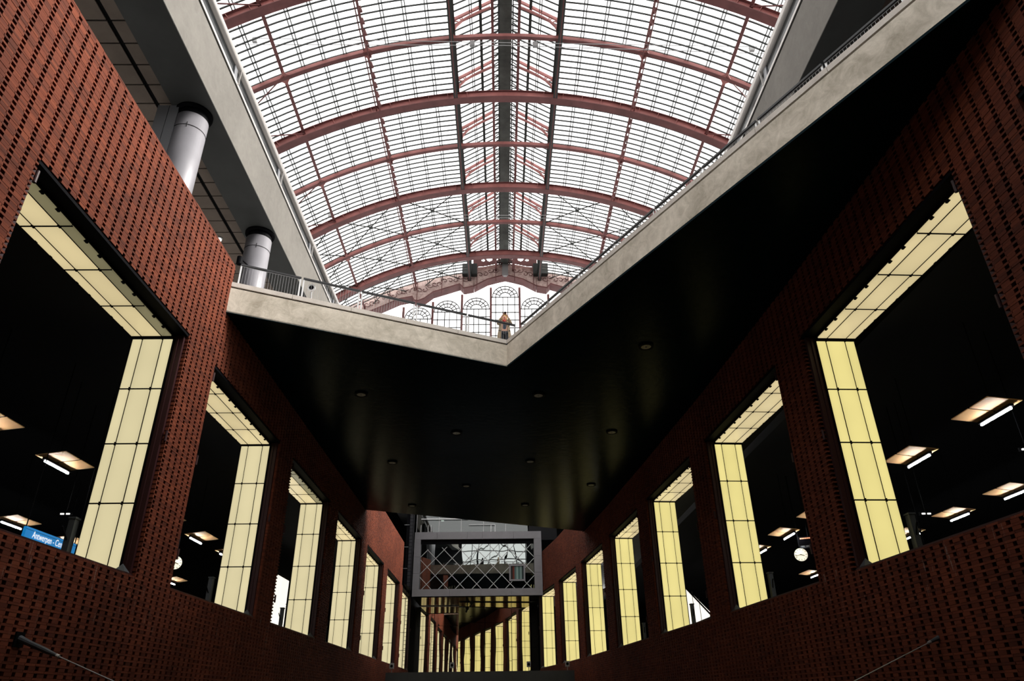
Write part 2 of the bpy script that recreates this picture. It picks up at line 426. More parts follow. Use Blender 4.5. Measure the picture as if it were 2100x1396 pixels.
S_('floor_street_left', (-34, -60, 12.9), (-8.70, 61.6, 13.2), 'grey')
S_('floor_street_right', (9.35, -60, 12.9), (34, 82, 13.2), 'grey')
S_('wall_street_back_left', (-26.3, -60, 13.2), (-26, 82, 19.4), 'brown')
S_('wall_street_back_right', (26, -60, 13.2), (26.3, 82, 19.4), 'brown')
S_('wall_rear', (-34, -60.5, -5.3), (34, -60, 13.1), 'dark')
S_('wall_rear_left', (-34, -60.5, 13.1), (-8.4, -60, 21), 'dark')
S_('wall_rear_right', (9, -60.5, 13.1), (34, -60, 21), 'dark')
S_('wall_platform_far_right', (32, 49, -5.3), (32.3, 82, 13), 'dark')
struct('ceiling_rear_light_block', MB().prism([(-9.0, -60), (9.6, -60), (9.6, 6.2), (-9.0, 6.2)], 'z', 12.35, 13.4), 'soffit')  # unseen deck over the viewer, added to cut skylight on the lower walls
S_('wall_base_left', (-32, -60, -5.3), (-31.8, 82, 2.6), 'dark')
S_('floor_platform_far_right', (10.3, 49.6, 2.6), (32, 82, 2.9), 'dark_floor')

rw = struct('window_rear_for_reflection', MB().box((-8.4, -60.3, 13.1), (9, -60.2, 13.3)), 'black', 'bars added in an opening far behind the viewer, for the box glass reflection')  # made-up opening and bars, put in for a bright, broken box reflection
for q in range(8): add('mullion', MB().box((-8.4+2.45*q, -60.35, 13.1), (-8.2+2.45*q, -60.15, 21)), 'black', rw)
for (a, b) in (((-8.4, 14.), (-1, 21)), ((-4, 13.1), (4, 21)), ((9, 14), (2, 21)), ((-8.4, 16.2), (9, 16.6)), ((-8.4, 18.9), (9, 18.5))):
    add('mullion', MB().beam((a[0], -60.1, a[1]), (b[0], -60.1, b[1]), .25, .35, up=(0, 1, 0)), 'grey', rw)
# ------------------------------------------------------------------ glowing surrounds of the openings
def panel_mesh(nm, w, h, t=.03, axis='s'):
    # axis 's': sheet faces along s (jamb), local y = depth, z = height;  axis 'z': sheet faces down (head)
    if axis == 's': return MB().box((-t/2, -w/2, -h/2), (t/2, w/2, h/2)).mesh(nm)
    return MB().box((-h/2, -w/2, -t/2), (h/2, w/2, t/2)).mesh(nm)
COLS = [(.35+.135, .255), (.35+.535, .52), (.35+.935, .255)]     # depth centre, width of the three sheets
ROWZ = [4.47, 6.0, 7.475, 8.945, 10.40]
SOFS = [-6.6, -5.01, -3.40, -1.80, -.2]
pm = {}
def pmesh(side, kind, w, h, mm):
    k = (side, kind, round(w, 3), round(h, 3), mm)
    if k not in pm:
        me = panel_mesh('panel', w-.034, h-.038, axis='s' if kind == 'jamb' else 'z'); me.materials.append(M[mm]); pm[k] = me
    return pm[k]
fr_cache = {}; jb_cache = {}
def jbar(k):
    if k not in jb_cache:
        d = {'v': (.012, .015, ZHEAD-ZSILL), 'h': (.012, 1.06, .03), 'hv': (6.4, .018, .012), 'hh': (.042, 1.06, .012)}[k]
        jb_cache[k] = MB().box((-d[0]/2, -d[1]/2, -d[2]/2), (d[0]/2, d[1]/2, d[2]/2)).mesh('joint_bar')
    return jb_cache[k]
def surround(side, i, label, group=None, behind=False):
    sg = SG[side]; mw = bay_matrix(side, i)
    root = thing('illuminated_surround', label, 'lit surround', group=group); root.matrix_world = mw
    cm = 'cream_l' if side == 'L' else 'cream_r'
    jambs = [(-6.8+.10, 0)] if behind else [(-.10, 1), (-6.8+.10, 0)]
    for (s, far) in jambs:
        for (n, w) in COLS:
            for r in range(4):
                h = ROWZ[r+1]-ROWZ[r]
                add('panel', pmesh(side, 'jamb', w+.02, h, cm), None, root, T((s, sg*n, (ROWZ[r]+ROWZ[r+1])/2)))
    if not behind:
        for ci, (n, w) in enumerate(COLS):
            for r in range(4):
                mm = 'cream_dim' if (side == 'L' and ci == 0 and i in (0, 2)) else 'cream_s'
                add('panel', pmesh(side, 'head', w+.02, SOFS[r+1]-SOFS[r], mm), None, root, T(((SOFS[r]+SOFS[r+1])/2, sg*n, ZHEAD+.02)))
    if not behind:
        for (s, far) in jambs:
            sf = s-.016 if far else s+.016
            for n in (.62, 1.15): add('joint_bar', jbar('v'), 'black', root, T((sf, sg*n, (ZSILL+ZHEAD)/2)))
            for z in ROWZ[1:4]: add('joint_bar', jbar('h'), 'black', root, T((sf, sg*.885, z)))
        for n in (.62, 1.15): add('joint_bar', jbar('hv'), 'black', root, T((-3.4, sg*n, ZHEAD+.004)))
        for ss in SOFS[1:4]: add('joint_bar', jbar('hh'), 'black', root, T((ss, sg*.885, ZHEAD+.004)))
    key = (side, behind)
    if key not in fr_cache:
        f = MB()
        def bx(s0, s1, n0, n1, z0, z1):
            y0, y1 = sorted((sg*n0, sg*n1)); f.box((s0, y0, z0), (s1, y1, z1))
        bx(-.075, .01, .34, 1.44, ZSILL-.02, ZB); bx(-6.81, -6.725, .34, 1.44, ZSILL-.02, ZB)
        bx(-6.75, -.05, .34, 1.44, ZHEAD+.04, ZB+.02)
        bx(-.14, -.05, .34, 1.44, ZHEAD-.04, ZHEAD+.05); bx(-6.75, -6.66, .34, 1.44, ZHEAD-.04, ZHEAD+.05)
        bx(-6.8, 0, .33, .35, ZHEAD+.03, ZB)
        bx(-.13, -.05, .30, .345, ZSILL, ZHEAD); bx(-6.75, -6.67, .30, .345, ZSILL, ZHEAD)
        back = f.mesh('frame_backing'); back.materials.append(M['black'])
        f = MB()
        bx(-.09, .01, .085, .34, ZSILL-.02, ZB)
        rev = f.mesh('jamb_lining'); rev.materials.append(M['darkred'])
        f = MB(); bx(-6.81, -6.71, .085, .34, ZSILL-.02, ZB); rev2 = f.mesh('jamb_lining'); rev2.materials.append(M['darkred'])
        f = MB(); bx(-.13, -.085, .20, .215, ZSILL, ZHEAD); rev3 = f.mesh('lining_ridge'); rev3.materials.append(M['darkred'])
        f = MB(); bx(-6.8, 0, .02, .34, ZB-.06, ZB+.005); hd = f.mesh('head_lining'); hd.materials.append(M['black'])
        f = MB(); bx(-6.8, 0, .05, 1.5, ZSILL-.08, ZSILL-.015); sl = f.mesh('sill'); sl.materials.append(M['darkred'])
        f = MB()   # four-sided stop at the foot of the far lining
        f.v += [(-.11, sg*.08, ZSILL), (-.11, sg*.35, ZSILL), (-.36, sg*.35, ZSILL), (-.36, sg*.08, ZSILL), (-.22, sg*.22, ZSILL+.19)]
        f.f += [(0, 1, 2, 3), (0, 1, 4), (1, 2, 4), (2, 3, 4), (3, 0, 4)]
        stp = f.mesh('foot_stop'); stp.materials.append(M['post_grey'])
        f = MB()   # clips where the sheets meet
        for zz in ROWZ[1:]:
            for n in (.62, 1.15):
                for s in (-.135, -6.665): bx(s-.02, s+.02, n-.018, n+.018, zz-.045, zz+.035)
        for ss in SOFS[1:-1]:
            for n in (.62, 1.15): bx(ss-.045, ss+.045, n-.02, n+.02, ZHEAD-.02, ZHEAD+.02)
        for r in range(4):
            for q in (.33, .67):
                ss = SOFS[r]+(SOFS[r+1]-SOFS[r])*q
                bx(ss-.05, ss+.05, .34, .385, ZHEAD-.015, ZHEAD+.02); bx(ss-.04, ss+.04, 1.39, 1.43, ZHEAD-.015, ZHEAD+.02)
        cl = f.mesh('clips'); cl.materials.append(M['black'])
        f = MB().tube([(0, 0, -.13), (0, 0, .13)], .035, 10); hg = f.mesh('hinge_pin'); hg.materials.append(M['darkred'])
        fr_cache[key] = (back, rev, rev2, rev3, hd, sl, stp, cl, hg)
    back, rev, rev2, rev3, hd, sl, stp, cl, hg = fr_cache[key]
    for nm, me in (('frame_backing', back), ('jamb_lining', rev), ('jamb_lining', rev2), ('lining_ridge', rev3), ('head_lining', hd), ('sill', sl)): add(nm, me, None, root)
    if not behind:
        add('foot_stop', stp, None, root); add('clips', cl, None, root, kind='stuff')
        for z in (10.2, 7.7, 5.2): add('hinge_pin', hg, None, root, T((-6.76, sg*.0, z)))
        add('hinge_pin', hg, None, root, T((-.03, sg*.0, 7.7)))
    return root
NTH = ['nearest', 'second', 'third', 'fourth', 'fifth', 'sixth', 'seventh']
for i in range(7):
    surround('L', i, f'cream glowing panel surround of the {NTH[i]} opening in the left brick wall', 'glowing window surrounds, left wall')
    surround('R', i, f'yellow glowing panel surround of the {NTH[i]} opening in the right brick wall', 'glowing window surrounds, right wall')
surround('R', -1, 'glowing panel surround at the right picture edge, mostly out of frame', 'glowing window surrounds, right wall')
for i in range(-1, -8, -1):
    w_ = ['eighth', 'ninth', 'tenth', 'eleventh', 'twelfth', 'thirteenth', 'fourteenth'][-i-1]
    surround('L', i, f'cream glowing surround, {w_} in the left row mirrored in the end glass', 'mirrored left surrounds', True)
    if i < -1: surround('R', i, f'yellow glowing surround, {w_} in the right row mirrored in the end glass', 'mirrored right surrounds', True)

# ------------------------------------------------------------------ concrete deck with the V-shaped edge
deck = thing('concrete_deck', 'wide grey concrete deck with a V-shaped front edge over a dark underside', 'deck')
A_, B_, C_ = (XL-.05, 18.53), (.24, 22.56), (8.74, 6.73)
D_, E_ = (5.86, 49.7), (XL-.05, 42.97)
rpts = [tuple(Rv[k][:2]) for k in range(0, 5) if Rv[k].y < 49]
rpts = [(x+.05, y) for x, y in rpts]
poly = [A_, B_, (8.76, 6.69)]+rpts+[D_, E_]
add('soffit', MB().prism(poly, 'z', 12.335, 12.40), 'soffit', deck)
floorp = [(A_[0], A_[1]+.25), (B_[0], B_[1]+.35), (8.74, 7.1)]+rpts+[(5.84, 49.5), (E_[0], E_[1]-.2)]
add('walking_surface', MB().prism(floorp, 'z', 12.40, 13.15), 'grey', deck)
def edge_strip(a, b, z0, z1, t, off=0.):
    # a slab of thickness t standing inside the edge a->b
    a = Vector((*a, 0)); b = Vector((*b, 0)); d = (b-a).normalized(); n = Vector((-d.y, d.x, 0))
    P = [a+n*off, b+n*off, b+n*(off+t), a+n*(off+t)]
    return [Vector((p.x, p.y, z)) for z in (z0, z1) for p in P]
def miter(z0, z1, t, off):
    a, b, c = Vector((*A_, 0)), Vector((*B_, 0)), Vector((*C_, 0))
    d1 = (b-a).normalized(); d2 = (c-b).normalized(); n1 = Vector((-d1.y, d1.x, 0)); n2 = Vector((-d2.y, d2.x, 0))
    def corner(o):
        # intersection of both offset lines
        p1 = a+n1*o; p2 = b+n2*o
        k = (p2-p1).cross(d2).z/d1.cross(d2).z
        return p1+d1*k
    L = [a+n1*off, corner(off), corner(off+t), a+n1*(off+t)]
    R = [corner(off), c+n2*off, c+n2*(off+t), corner(off+t)]
    up = lambda P: [Vector((p.x, p.y, z)) for z in (z0, z1) for p in P]
    return up(L), up(R), d1, d2, n1, n2, corner
L1, R1, d1, d2, n1, n2, corner = miter(12.36, 13.215, .3, 0)
add('fascia', MB().hexa(L1), 'concrete', deck); add('fascia', MB().hexa(R1), 'concrete', deck)
L1, R1, *_ = miter(13.215, 13.275, .25, .06)
add('joint_strip', MB().hexa(L1), 'joint', deck); add('joint_strip', MB().hexa(R1), 'joint', deck)  # black joint, widened so it also draws the coping's overhang shadow
# coping in lengths
def coping(a, b, n):
    a = Vector((*a, 0)); b = Vector((*b, 0)); d = (b-a).normalized(); L = (b-a).length; nn = Vector((-d.y, d.x, 0))
    for k in range(n):
        p = a+d*(L*k/n+.006); q = a+d*(L*(k+1)/n-.006)
        P = [p+nn*.0, q+nn*.0, q+nn*.34, p+nn*.34]
        add('coping_stone', MB().hexa([Vector((r.x, r.y, z)) for z in (13.275, 13.43) for r in P]), 'coping', deck)
coping(A_, B_, 5); coping(B_, C_, 9)
add('fascia', MB().hexa(edge_strip(D_, E_, 12.34, 13.43, .3)), 'concrete', deck)
# railings on both arms of the V
def railing(a, b, n, label):
    a = Vector((*a, 0)); b = Vector((*b, 0)); d = (b-a).normalized(); nn = Vector((-d.y, d.x, 0)); L = (b-a).length
    r = thing('railing', label, 'railing', (a.x, a.y, 13.43))
    f0 = a+nn*.17-a
    for k in range(n):
        s0 = L*k/n+.05; s1 = L*(k+1)/n-.06
        P = lambda s, z: f0+d*s+Vector((0, 0, z))
        add('handrail', MB().beam(P(s0-.02, .78), P(s1+.02, .78), .075, .055), 'rail', r)
        for s in (s0, s1): add('post', MB().beam(P(s, 0), P(s, .78), .02, .05, up=d), 'post', r)
        mb = MB(); cnt = int((s1-s0)/.085)
        for j in range(1, cnt):
            s = s0+(s1-s0)*j/cnt; mb.beam(P(s, .04), P(s, .74), .006, .006, up=d)
        mb.beam(P(s0, .05), P(s1, .05), .01, .01); mb.beam(P(s0, .73), P(s1, .73), .01, .01)
        add('infill', mb, 'wire', r, kind='stuff')
    return r
railing((XL+.12, 18.62), (B_[0]+.42, B_[1]+.20), 5, 'dark-topped railing with thin steel wires on the left arm of the deck edge')
railing((.62, 22.76), (8.9, 7.33), 9, 'railing along the long right arm of the concrete deck edge')
# recessed downlights in the underside
k = 0
spots = [(4.92, 20.95, 'largest'), (-5.36, 24.9, ''), (1.48, 25.1, ''), (4.94, 29.35, ''), (-1.95, 29.3, ''), (-5.36, 33.5, ''), (1.46, 33.5, ''), (-1.9, 37.8, ''), (4.98, 37.8, ''), (-5.36, 42.0, ''), (1.46, 42.1, '')]
words = ['brightest round downlight, right of the V-corner in the dark underside', 'round downlight at the left of the underside, nearest the left wall', 'round downlight straight below the V-corner of the deck', 'round downlight under the deck, second down the right-hand row',
         'faint round downlight in the middle of the underside', 'round downlight on the left of the underside, second from the front', 'round downlight behind the V-corner, second in its row', 'faint downlight in the far middle of the underside',
         'downlight at the far right of the underside', 'last faint downlight near the far left edge of the deck', 'last faint downlight near the far edge, centre row']
md = MB().tube([(0, 0, -.012), (0, 0, .03)], .17, 24).mesh('disc', False)
ring = MB()
for j in range(28):
    t0, t1 = 2*pi*j/28, 2*pi*(j+1)/28
    c = lambda r, t, z: (r*math.cos(t), r*math.sin(t), z)
    ring.hexa([c(.17, t0, -.02), c(.25, t0, -.02), c(.25, t1, -.02), c(.17, t1, -.02), c(.17, t0, .02), c(.25, t0, .02), c(.25, t1, .02), c(.17, t1, .02)])
mr = ring.mesh('ring'); mc = MB().tube([(0, 0, -.025), (0, 0, 0)], .035, 12).mesh('hub')
for (x, y, _), w in zip(spots, words):
    r = thing('downlight', w, 'downlight', (x, y, 12.303), group='downlights in the deck underside')
    add('disc', md, 'disc', r); add('ring', mr, 'black', r); add('hub', mc, 'grey', r)

# ------------------------------------------------------------------ upper balconies left and right
def balcony(side, X, sgn, label):
    r = thing('concrete_balcony', label, 'balcony', (X, 0, 19.0))
    y0, y1 = -60, 88
    bx = lambda x0, x1, z0, z1, a=y0, b=y1: MB().box((min(sgn*x0, sgn*x1), a, z0-19), (max(sgn*x0, sgn*x1), b, z1-19))
    add('edge_beam', bx(0, .22, 19.0, 21.0), 'balcony', r)
    add('beam_soffit', bx(.01, 1.35, 18.985, 19.0), 'balcony_soffit', r)
    add('floor_slab', bx(.22, 31, 19.75, 20.95), 'dark', r)
    add('inner_beam_face', bx(1.2, 1.35, 19.0, 19.75), 'balcony_soffit', r)
    add('joint_strip', bx(.03, .2, 21.0, 21.1), 'joint', r)
    add('base_rail', bx(-.02, .06, 21.10, 21.22), 'tube', r)
    add('inner_rail', bx(.06, .09, 21.34, 21.38), 'post', r)
    add('handrail', MB().tube([(sgn*.10, y0, 22.0-19), (sgn*.10, y1, 21.96-19)], .18, 20).mesh('handrail', True), 'tube', r)
    gl = MB().box((min(sgn*.09, sgn*.11), 0, 0), (max(sgn*.09, sgn*.11), 5.1, .72)).mesh('glass_panel')
    br = MB(); br.prism([(sgn*.02, .05), (sgn*.16, .05), (sgn*.16, .80), (sgn*.06, .80)], 'y', -.12, .12); brm = br.mesh('bracket')
    bl = MB().box((-.03 if sgn > 0 else -.03, -.012, .08), (.03, .012, .85)).mesh('bracket_leg')
    for k in range(-6, 17):
        y = 12.3+5.35*k
        add('glass_panel', gl, 'clear', r, T((0, y+.14, 2.15)))
        b = add('bracket', brm, 'steel_flat', r, T((0, y, 2.1)))
        add('bracket_leg', bl, 'tube', b, T((-sgn*.02, .2, 0)))
    # ceiling sheets below the balcony floor
    if side == 'L':
        wide = MB().box((-.60, 0, 0), (.60, .735, .04)).mesh('ceiling_panel'); nar = MB().box((-.235, 0, 0), (.235, .735, .04)).mesh('ceiling_panel')
        for q in range(0, 36):
            y = 10.72+.79*q
            add('ceiling_panel', nar, 'ceilpanel', r, T((-(10.99+X), y, .40)))
            for c in range(2): add('ceiling_panel', wide, 'ceilpanel', r, T((-(11.97+1.25*c+X), y, .40)))
    return r
balcony('L', -9.23, -1, 'left upper balcony edge of pale concrete with tube handrail and brown ceiling panels')
balcony('R', 9.48, 1, 'right upper balcony edge of pale concrete behind the deck coping')
S_('ceiling_street_left', (-34, -60, 19.46), (-10.6, 88, 19.7), 'joint')
S_('ceiling_street_right', (10.8, -60, 19.4), (34, 88, 19.7), 'brown')

# columns under the left balcony
def column(x, y, label, cladding=False):
    r = thing('column', label, 'column', (x, y, 13.2))
    sh = MB().tube([(0, 0, 0), (0, 0, 5.45)], .5, 40).mesh('shaft', True); add('shaft', sh, 'steel', r)
    add('neck', MB().tube([(0, 0, 5.35), (0, 0, 5.78)], .47, 36).mesh('neck', True), 'black', r)
    add('collar', MB().tube([(0, 0, 5.70), (0, 0, 5.79)], .58, 36).mesh('collar', True), 'black', r)
    for z in (1.6, 4.9):
        mb = MB()
        for j in range(40):
            t0, t1 = 2*pi*j/40, 2*pi*(j+1)/40
            mb.beam((.503*math.cos(t0), .503*math.sin(t0), z), (.503*math.cos(t1), .503*math.sin(t1), z), .012, .02)
        add('band', mb, 'joint', r)
        t = math.radians(-75)
        add('buckle', MB().beam((.51*math.cos(t), .51*math.sin(t), z-.1), (.51*math.cos(t), .51*math.sin(t), z+.1), .02, .02), 'rail', r)
    if cladding:
        for q, (x0, x1) in enumerate(((-1.0, -.62), (-.62, -.30))):
            add('cladding_sheet', MB().box((x0+.01, -.42, 0), (x1-.01, .42, 5.78)), 'steel_flat', r)
    return r
column(-10.02, 17.1, 'tall brushed steel column with a flat clad side, rising behind the brick wall', True)
column(-9.88, 23.7, 'grey round column behind the railing at the left end of the deck')
column(-9.9, 56.2, 'far grey column above the brick wall beyond the deck')

# ------------------------------------------------------------------ train shed roof
CX, CZR = .7, 18.0
roof = thing('train_shed_roof', 'vast arched iron and glass train shed roof with a raised ridge lantern', 'roof', (CX, 0, CZR))
def arcp(R, a): return (R*math.sin(a), R*math.cos(a))
def arc_bar(R0, R1, w, a0, a1, n):
    mb = MB(); b = 0
    for k in range(n+1):
        a = a0+(a1-a0)*k/n
        for (R, y) in ((R0, -w/2), (R0, w/2), (R1, w/2), (R1, -w/2)):
            x, z = arcp(R, a); mb.v.append((x, y, z))
    for k in range(n):
        for j in range(4): mb.f.append((4*k+j, 4*k+(j+1) % 4, 4*k+4+(j+1) % 4, 4*k+4+j))
    mb.f += [(3, 2, 1, 0), (4*n, 4*n+1, 4*n+2, 4*n+3)]
    return mb
D = math.radians
AE = D(80); A3 = D(7.45)
RY0 = 53.46; STEP = 7.3
m_web = arc_bar(40.05, 41.0, .16, -AE, AE, 72).mesh('web'); m_fl = arc_bar(39.98, 40.06, .85, -AE, AE, 72).mesh('flange'); m_tf = arc_bar(40.93, 41.0, .6, -AE, AE, 72).mesh('top_flange')
m_sweb = arc_bar(40.42, 40.95, .12, -AE, AE, 64).mesh('web'); m_sfl = arc_bar(40.36, 40.43, .34, -AE, AE, 64).mesh('flange')
m_stiff = MB().box((-.02, -.30, 40.06), (.02, .30, 40.95)).mesh('stiffener')
def fillet(R, w, L, sx, sy):
    # concave corner sheet between a rib flange and a purlin, lying on radius R
    mb = MB(); n = 8; pts = [(0, 0)]
    for k in range(n+1):
        t = pi/2*k/n; pts.append((L-L*math.sin(t), L-L*math.cos(t)))
    P = [(sx*p[0], sy*p[1]) for p in pts]
    i = len(mb.v); N = len(P)
    mb.v += [(p[0], p[1], R) for p in P]+[(p[0], p[1], R+.05) for p in P]
    for k in range(1, N-1):
        mb.f += [(0, k, k+1), (N, N+k+1, N+k)]
    mb.f += [(k, (k+1) % N, N+(k+1) % N, N+k) for k in range(N)]
    return mb
fil = [fillet(40.38, .1, 1.1, sx, sy).mesh('corner_gusset') for sx in (-1, 1) for sy in (-1, 1)]
RYB = lambda a: Matrix.Rotation(a, 4, 'Y')
for k in range(-11, 6):
    y = RY0+STEP*k
    main = (k % 2 == 0)
    if y > 86: continue
    if main:
        r = add('main_rib', m_web, 'iron', roof, T((0, y, 0)))
        add('flange', m_fl, 'iron_dark', r); add('top_flange', m_tf, 'iron_dark', r)
        if k >= -2:
            for j in range(-13, 14):
                if abs(j) > 1: add('stiffener', m_stiff, 'iron', r, RYB(D(2.85*j)))
    else:
        r = add('secondary_rib', m_sweb, 'iron', roof, T((0, y, 0))); add('flange', m_sfl, 'iron_dark', r)
        if k >= -1:
            for sd in (-1, 1):
                for a in (7.45+11.4, 7.45+22.8):
                    for g in fil: add('corner_gusset', g, 'iron', r, RYB(D(a)*sd))
YA, YB = -30., 90.
# longitudinal members
def longi(R, a, w, h, y0=YA, y1=YB):
    return T((0, 0, 0)) @ RYB(a), MB().box((-w/2, y0, R-h/2), (w/2, y1, R+h/2))
for sd in (-1, 1):
    for k in range(0, 22):
        a = sd*(A3+D(2.85)*k)
        if k % 4:
            for dx in (-.13, .13):
                mw, mb = longi(40.98, a+dx/41, .08, .10); add('glazing_purlin', mb, 'bar', roof, mw)
        elif k == 0:
            mw, mb = longi(40.6, a, .10, 1.2); add('lantern_girder', mb, 'iron_dark', roof, mw)
            mw, mb = longi(40.05, a, .42, .07); add('lantern_girder', mb, 'bar', roof, mw)
            mw, mb = longi(41.15, a-sd*.006, .5, .08); add('lantern_girder', mb, 'bar', roof, mw)
        elif k == 4:
            for dx, R in ((-.0, 40.05), (.30, 40.5)):
                mw, mb = longi(R, a+sd*dx/41, .10, .12); add('walkway_rail', mb, 'iron_dark', roof, mw)
            mw, mb = longi(40.85, a, .16, .3); add('major_purlin', mb, 'iron_dark', roof, mw)
            lg = MB().box((-.02, -.10, 40.05), (.26, .10, 40.75)).mesh('hanger')
            for q in range(0, 42):
                add('hanger', lg, 'iron_dark', roof, RYB(a) @ T((0, 36.6+1.22*q, 0)))
        else:
            mw, mb = longi(40.55, a, .30, .08); add('major_purlin', mb, 'iron_dark', roof, mw)
            mw, mb = longi(40.8, a, .10, .5); add('major_purlin', mb, 'iron', roof, mw)
# transverse glazing bars and the panes between them
BP = .73
m_bar = {sd: arc_bar(41.0, 41.12, .105, sd*A3, sd*D(66), 22).mesh('glazing_bar') for sd in (-1, 1)}
nb = int((88.5-(-28))/BP)
ys = [RY0-BP*round((RY0+28)/BP)+BP*k for k in range(nb+1)]
for sd in (-1, 1):
    for y in ys:
        if y < 36: continue
        add('glazing_bar', m_bar[sd], 'bar', roof, T((0, y, 0)))
SEG = D(2.85); ch = 2*41.08*math.sin(SEG/2)
pane = MB().box((-ch/2+.01, .035, -.008), (ch/2-.01, BP-.035, .008)).mesh('pane')
inv = camo.matrix_world.inverted(); cand = []
for sd in (-1, 1):
    for k in range(0, 20):
        a = sd*(A3+SEG*(k+.5))
        for y in ys[:-1]:
            x, z = arcp(41.08*math.cos(SEG/2), a)
            q = inv @ Vector((CX+x, y+BP/2, CZR+z)); d = -q.z
            u = 1050+FPX*q.x/d if d > 0 else -999; v = 698-FPX*q.y/d if d > 0 else -999
            vis = d > 1 and 470 < u < 1560 and 0 < v < 620
            cand.append((0 if vis else 1, d if vis else 0, x, y, z, a))
cand.sort(key=lambda c: (c[0], c[1]))
st = MB(); bw = ch/2-.01
for n_, (f_, d_, x, y, z, a) in enumerate(cand):
    mw = T((x, y, z)) @ RYB(a)
    if n_ < 300 and f_ == 0: add('pane', pane, 'pane', roof, mw)
    else:
        P = [mw @ Vector(p) for p in ((-bw, .035, -.008), (bw, .035, -.008), (bw, BP-.035, -.008), (-bw, BP-.035, -.008), (-bw, .035, .008), (bw, .035, .008), (bw, BP-.035, .008), (-bw, BP-.035, .008))]
        st.hexa(P)
add('panes', st, 'pane', roof, kind='stuff')
rb = MB()
for sd in (-1, 1):
    proto = arc_bar(41.0, 41.12, .105, sd*A3, sd*D(66), 12)
    for y in [36-BP*(q+1) for q in range(88)]:
        b0 = len(rb.v); rb.v += [(x_, y_+y, z_) for x_, y_, z_ in proto.v]; rb.f += [tuple(b0+q for q in f) for f in proto.f]
add('rear_glazing_bars', rb, 'bar', roof, kind='stuff')
# cross bracing in the last bays
for y0 in (RY0+2*STEP, RY0+3*STEP, RY0+4*STEP):
    for sd in (-1, 1):
        for ka, kb in ((0, 4), (4, 8), (8, 12)):
            a, b = sd*(A3+SEG*ka), sd*(A3+SEG*kb)
            am, bm = a+(b-a)/2, 0
            for (p, q) in (((a, y0), (b, y0+STEP)), ((b, y0), (a, y0+STEP))):
                pts = []
                for t in (0, .25, .5, .75, 1):
                    aa = p[0]+(q[0]-p[0])*t; yy = p[1]+(q[1]-p[1])*t; x, z = arcp(40.7, aa); pts.append((x, yy, z))
                add('brace_rod', MB().tube(pts, .07, 6), 'bar', roof)
            x, z = arcp(40.66, am); add('brace_plate', MB().box((-.25, -.3, -.02), (.25, .3, .02)), 'bar', roof, T((x, y0+STEP/2, z)) @ RYB(am))
# short stays at the outer purlin
for k in range(-2, 3):
    y = RY0+STEP*k
    for sd in (-1, 1):
        a = A3+SEG*8; x, z = arcp(40.4, sd*a); x2, z2 = arcp(40.6, sd*(a+SEG*2.6))
        add('stay', MB().beam((x, y-.3, z), (x2, y+(2.6 if k % 2 else -2.6), z2), .09, .09), 'iron_dark', roof)
# lantern
lz = lambda z: z-CZR
LE, LRD, LRX = 61.0, 64.0, .66
sl_len = math.hypot(5.3-LRX, LRD-LE); sl_ang = math.atan2(LRD-LE, 5.3-LRX)
lb = {}
for sd in (-1, 1):
    lb[sd] = MB().beam((sd*5.3, 0, lz(LE)), (sd*LRX, 0, lz(LRD)), .12, .10, up=(0, 0, 1)).mesh('lantern_bar')
vb = MB().box((-.035, -.03, lz(58.7)), (.035, .03, lz(LE))).mesh('lantern_mullion')
lp = {sd: MB().hexa([(sd*5.28, .03, lz(LE)+.04), (sd*LRX, .03, lz(LRD)+.04), (sd*LRX, BP-.03, lz(LRD)+.04), (sd*5.28, BP-.03, lz(LE)+.04), (sd*5.28, .03, lz(LE)+.06), (sd*LRX, .03, lz(LRD)+.06), (sd*LRX, BP-.03, lz(LRD)+.06), (sd*5.28, BP-.03, lz(LE)+.06)]).mesh('lantern_pane') for sd in (-1, 1)}
lys = [y for y in ys if y > 34]
for y in lys:
    for sd in (-1, 1):
        add('lantern_bar', lb[sd], 'bar', roof, T((0, y, 0)))
        add('lantern_mullion', vb, 'bar', roof, T((sd*5.3, y, 0)))
        if y < 88: add('lantern_pane', lp[sd], 'pane', roof, T((0, y, 0)))
for sd in (-1, 1):
    for (x, w, h, m_, n_) in ((5.3, .18, .2, 'bar', 'eaves_beam'), (3.55, .08, .08, 'bar', 'lantern_purlin'), (3.35, .08, .08, 'bar', 'lantern_purlin'), (2.5, .28, .2, 'bar', 'lantern_purlin')):
        z = LE+(5.3-x)*math.tan(sl_ang)-.12
        add(n_, MB().box((sd*x-w/2, -20, lz(z)-h/2), (sd*x+w/2, 90, lz(z)+h/2)), m_, roof)
    add('ridge_girder', MB().box((sd*1.28-.13, -20, lz(59.4)), (sd*1.28+.13, 90, lz(59.9))), 'iron_dark', roof)
    add('ridge_girder', MB().box((sd*.70-.06, -20, lz(60.5)), (sd*.70+.06, 90, lz(60.7))), 'bar', roof)
    add('ridge_girder', MB().box((sd*.62-.06, -20, lz(LRD)-.1), (sd*.62+.06, 90, lz(LRD)+.1)), 'bar', roof)
plate = MB().box((-.60, 0, 0), (.60, 1.44, .08)).mesh('walkway_plate')
y = 34.
while y < 89:
    add('walkway_plate', plate, 'deck_grey', roof, T((0, y, lz(60.55)))); y += 1.46
add('ridge_cap', MB().box((-.68, -20, lz(LRD)+.1), (.68, 90, lz(LRD)+.2)), 'bar', roof)
tie = MB(); 
for sd in (-1, 1):
    tie.beam((sd*1.28, 0, lz(59.8)), (sd*.64, 0, lz(60.5)), .07, .09, up=(0, 1, 0)); tie.beam((sd*1.28, 0, lz(60.6)), (sd*.64, 0, lz(60.6)), .06, .08)
    tie.beam((sd*1.28, 0, lz(59.8)), (sd*1.28, 0, lz(60.65)), .06, .08, up=(0, 1, 0))
    tie.beam((sd*1.28, 0, lz(60.6)), (sd*1.28, 0, lz(60.6)+.01), .06, .08, up=(0, 1, 0))
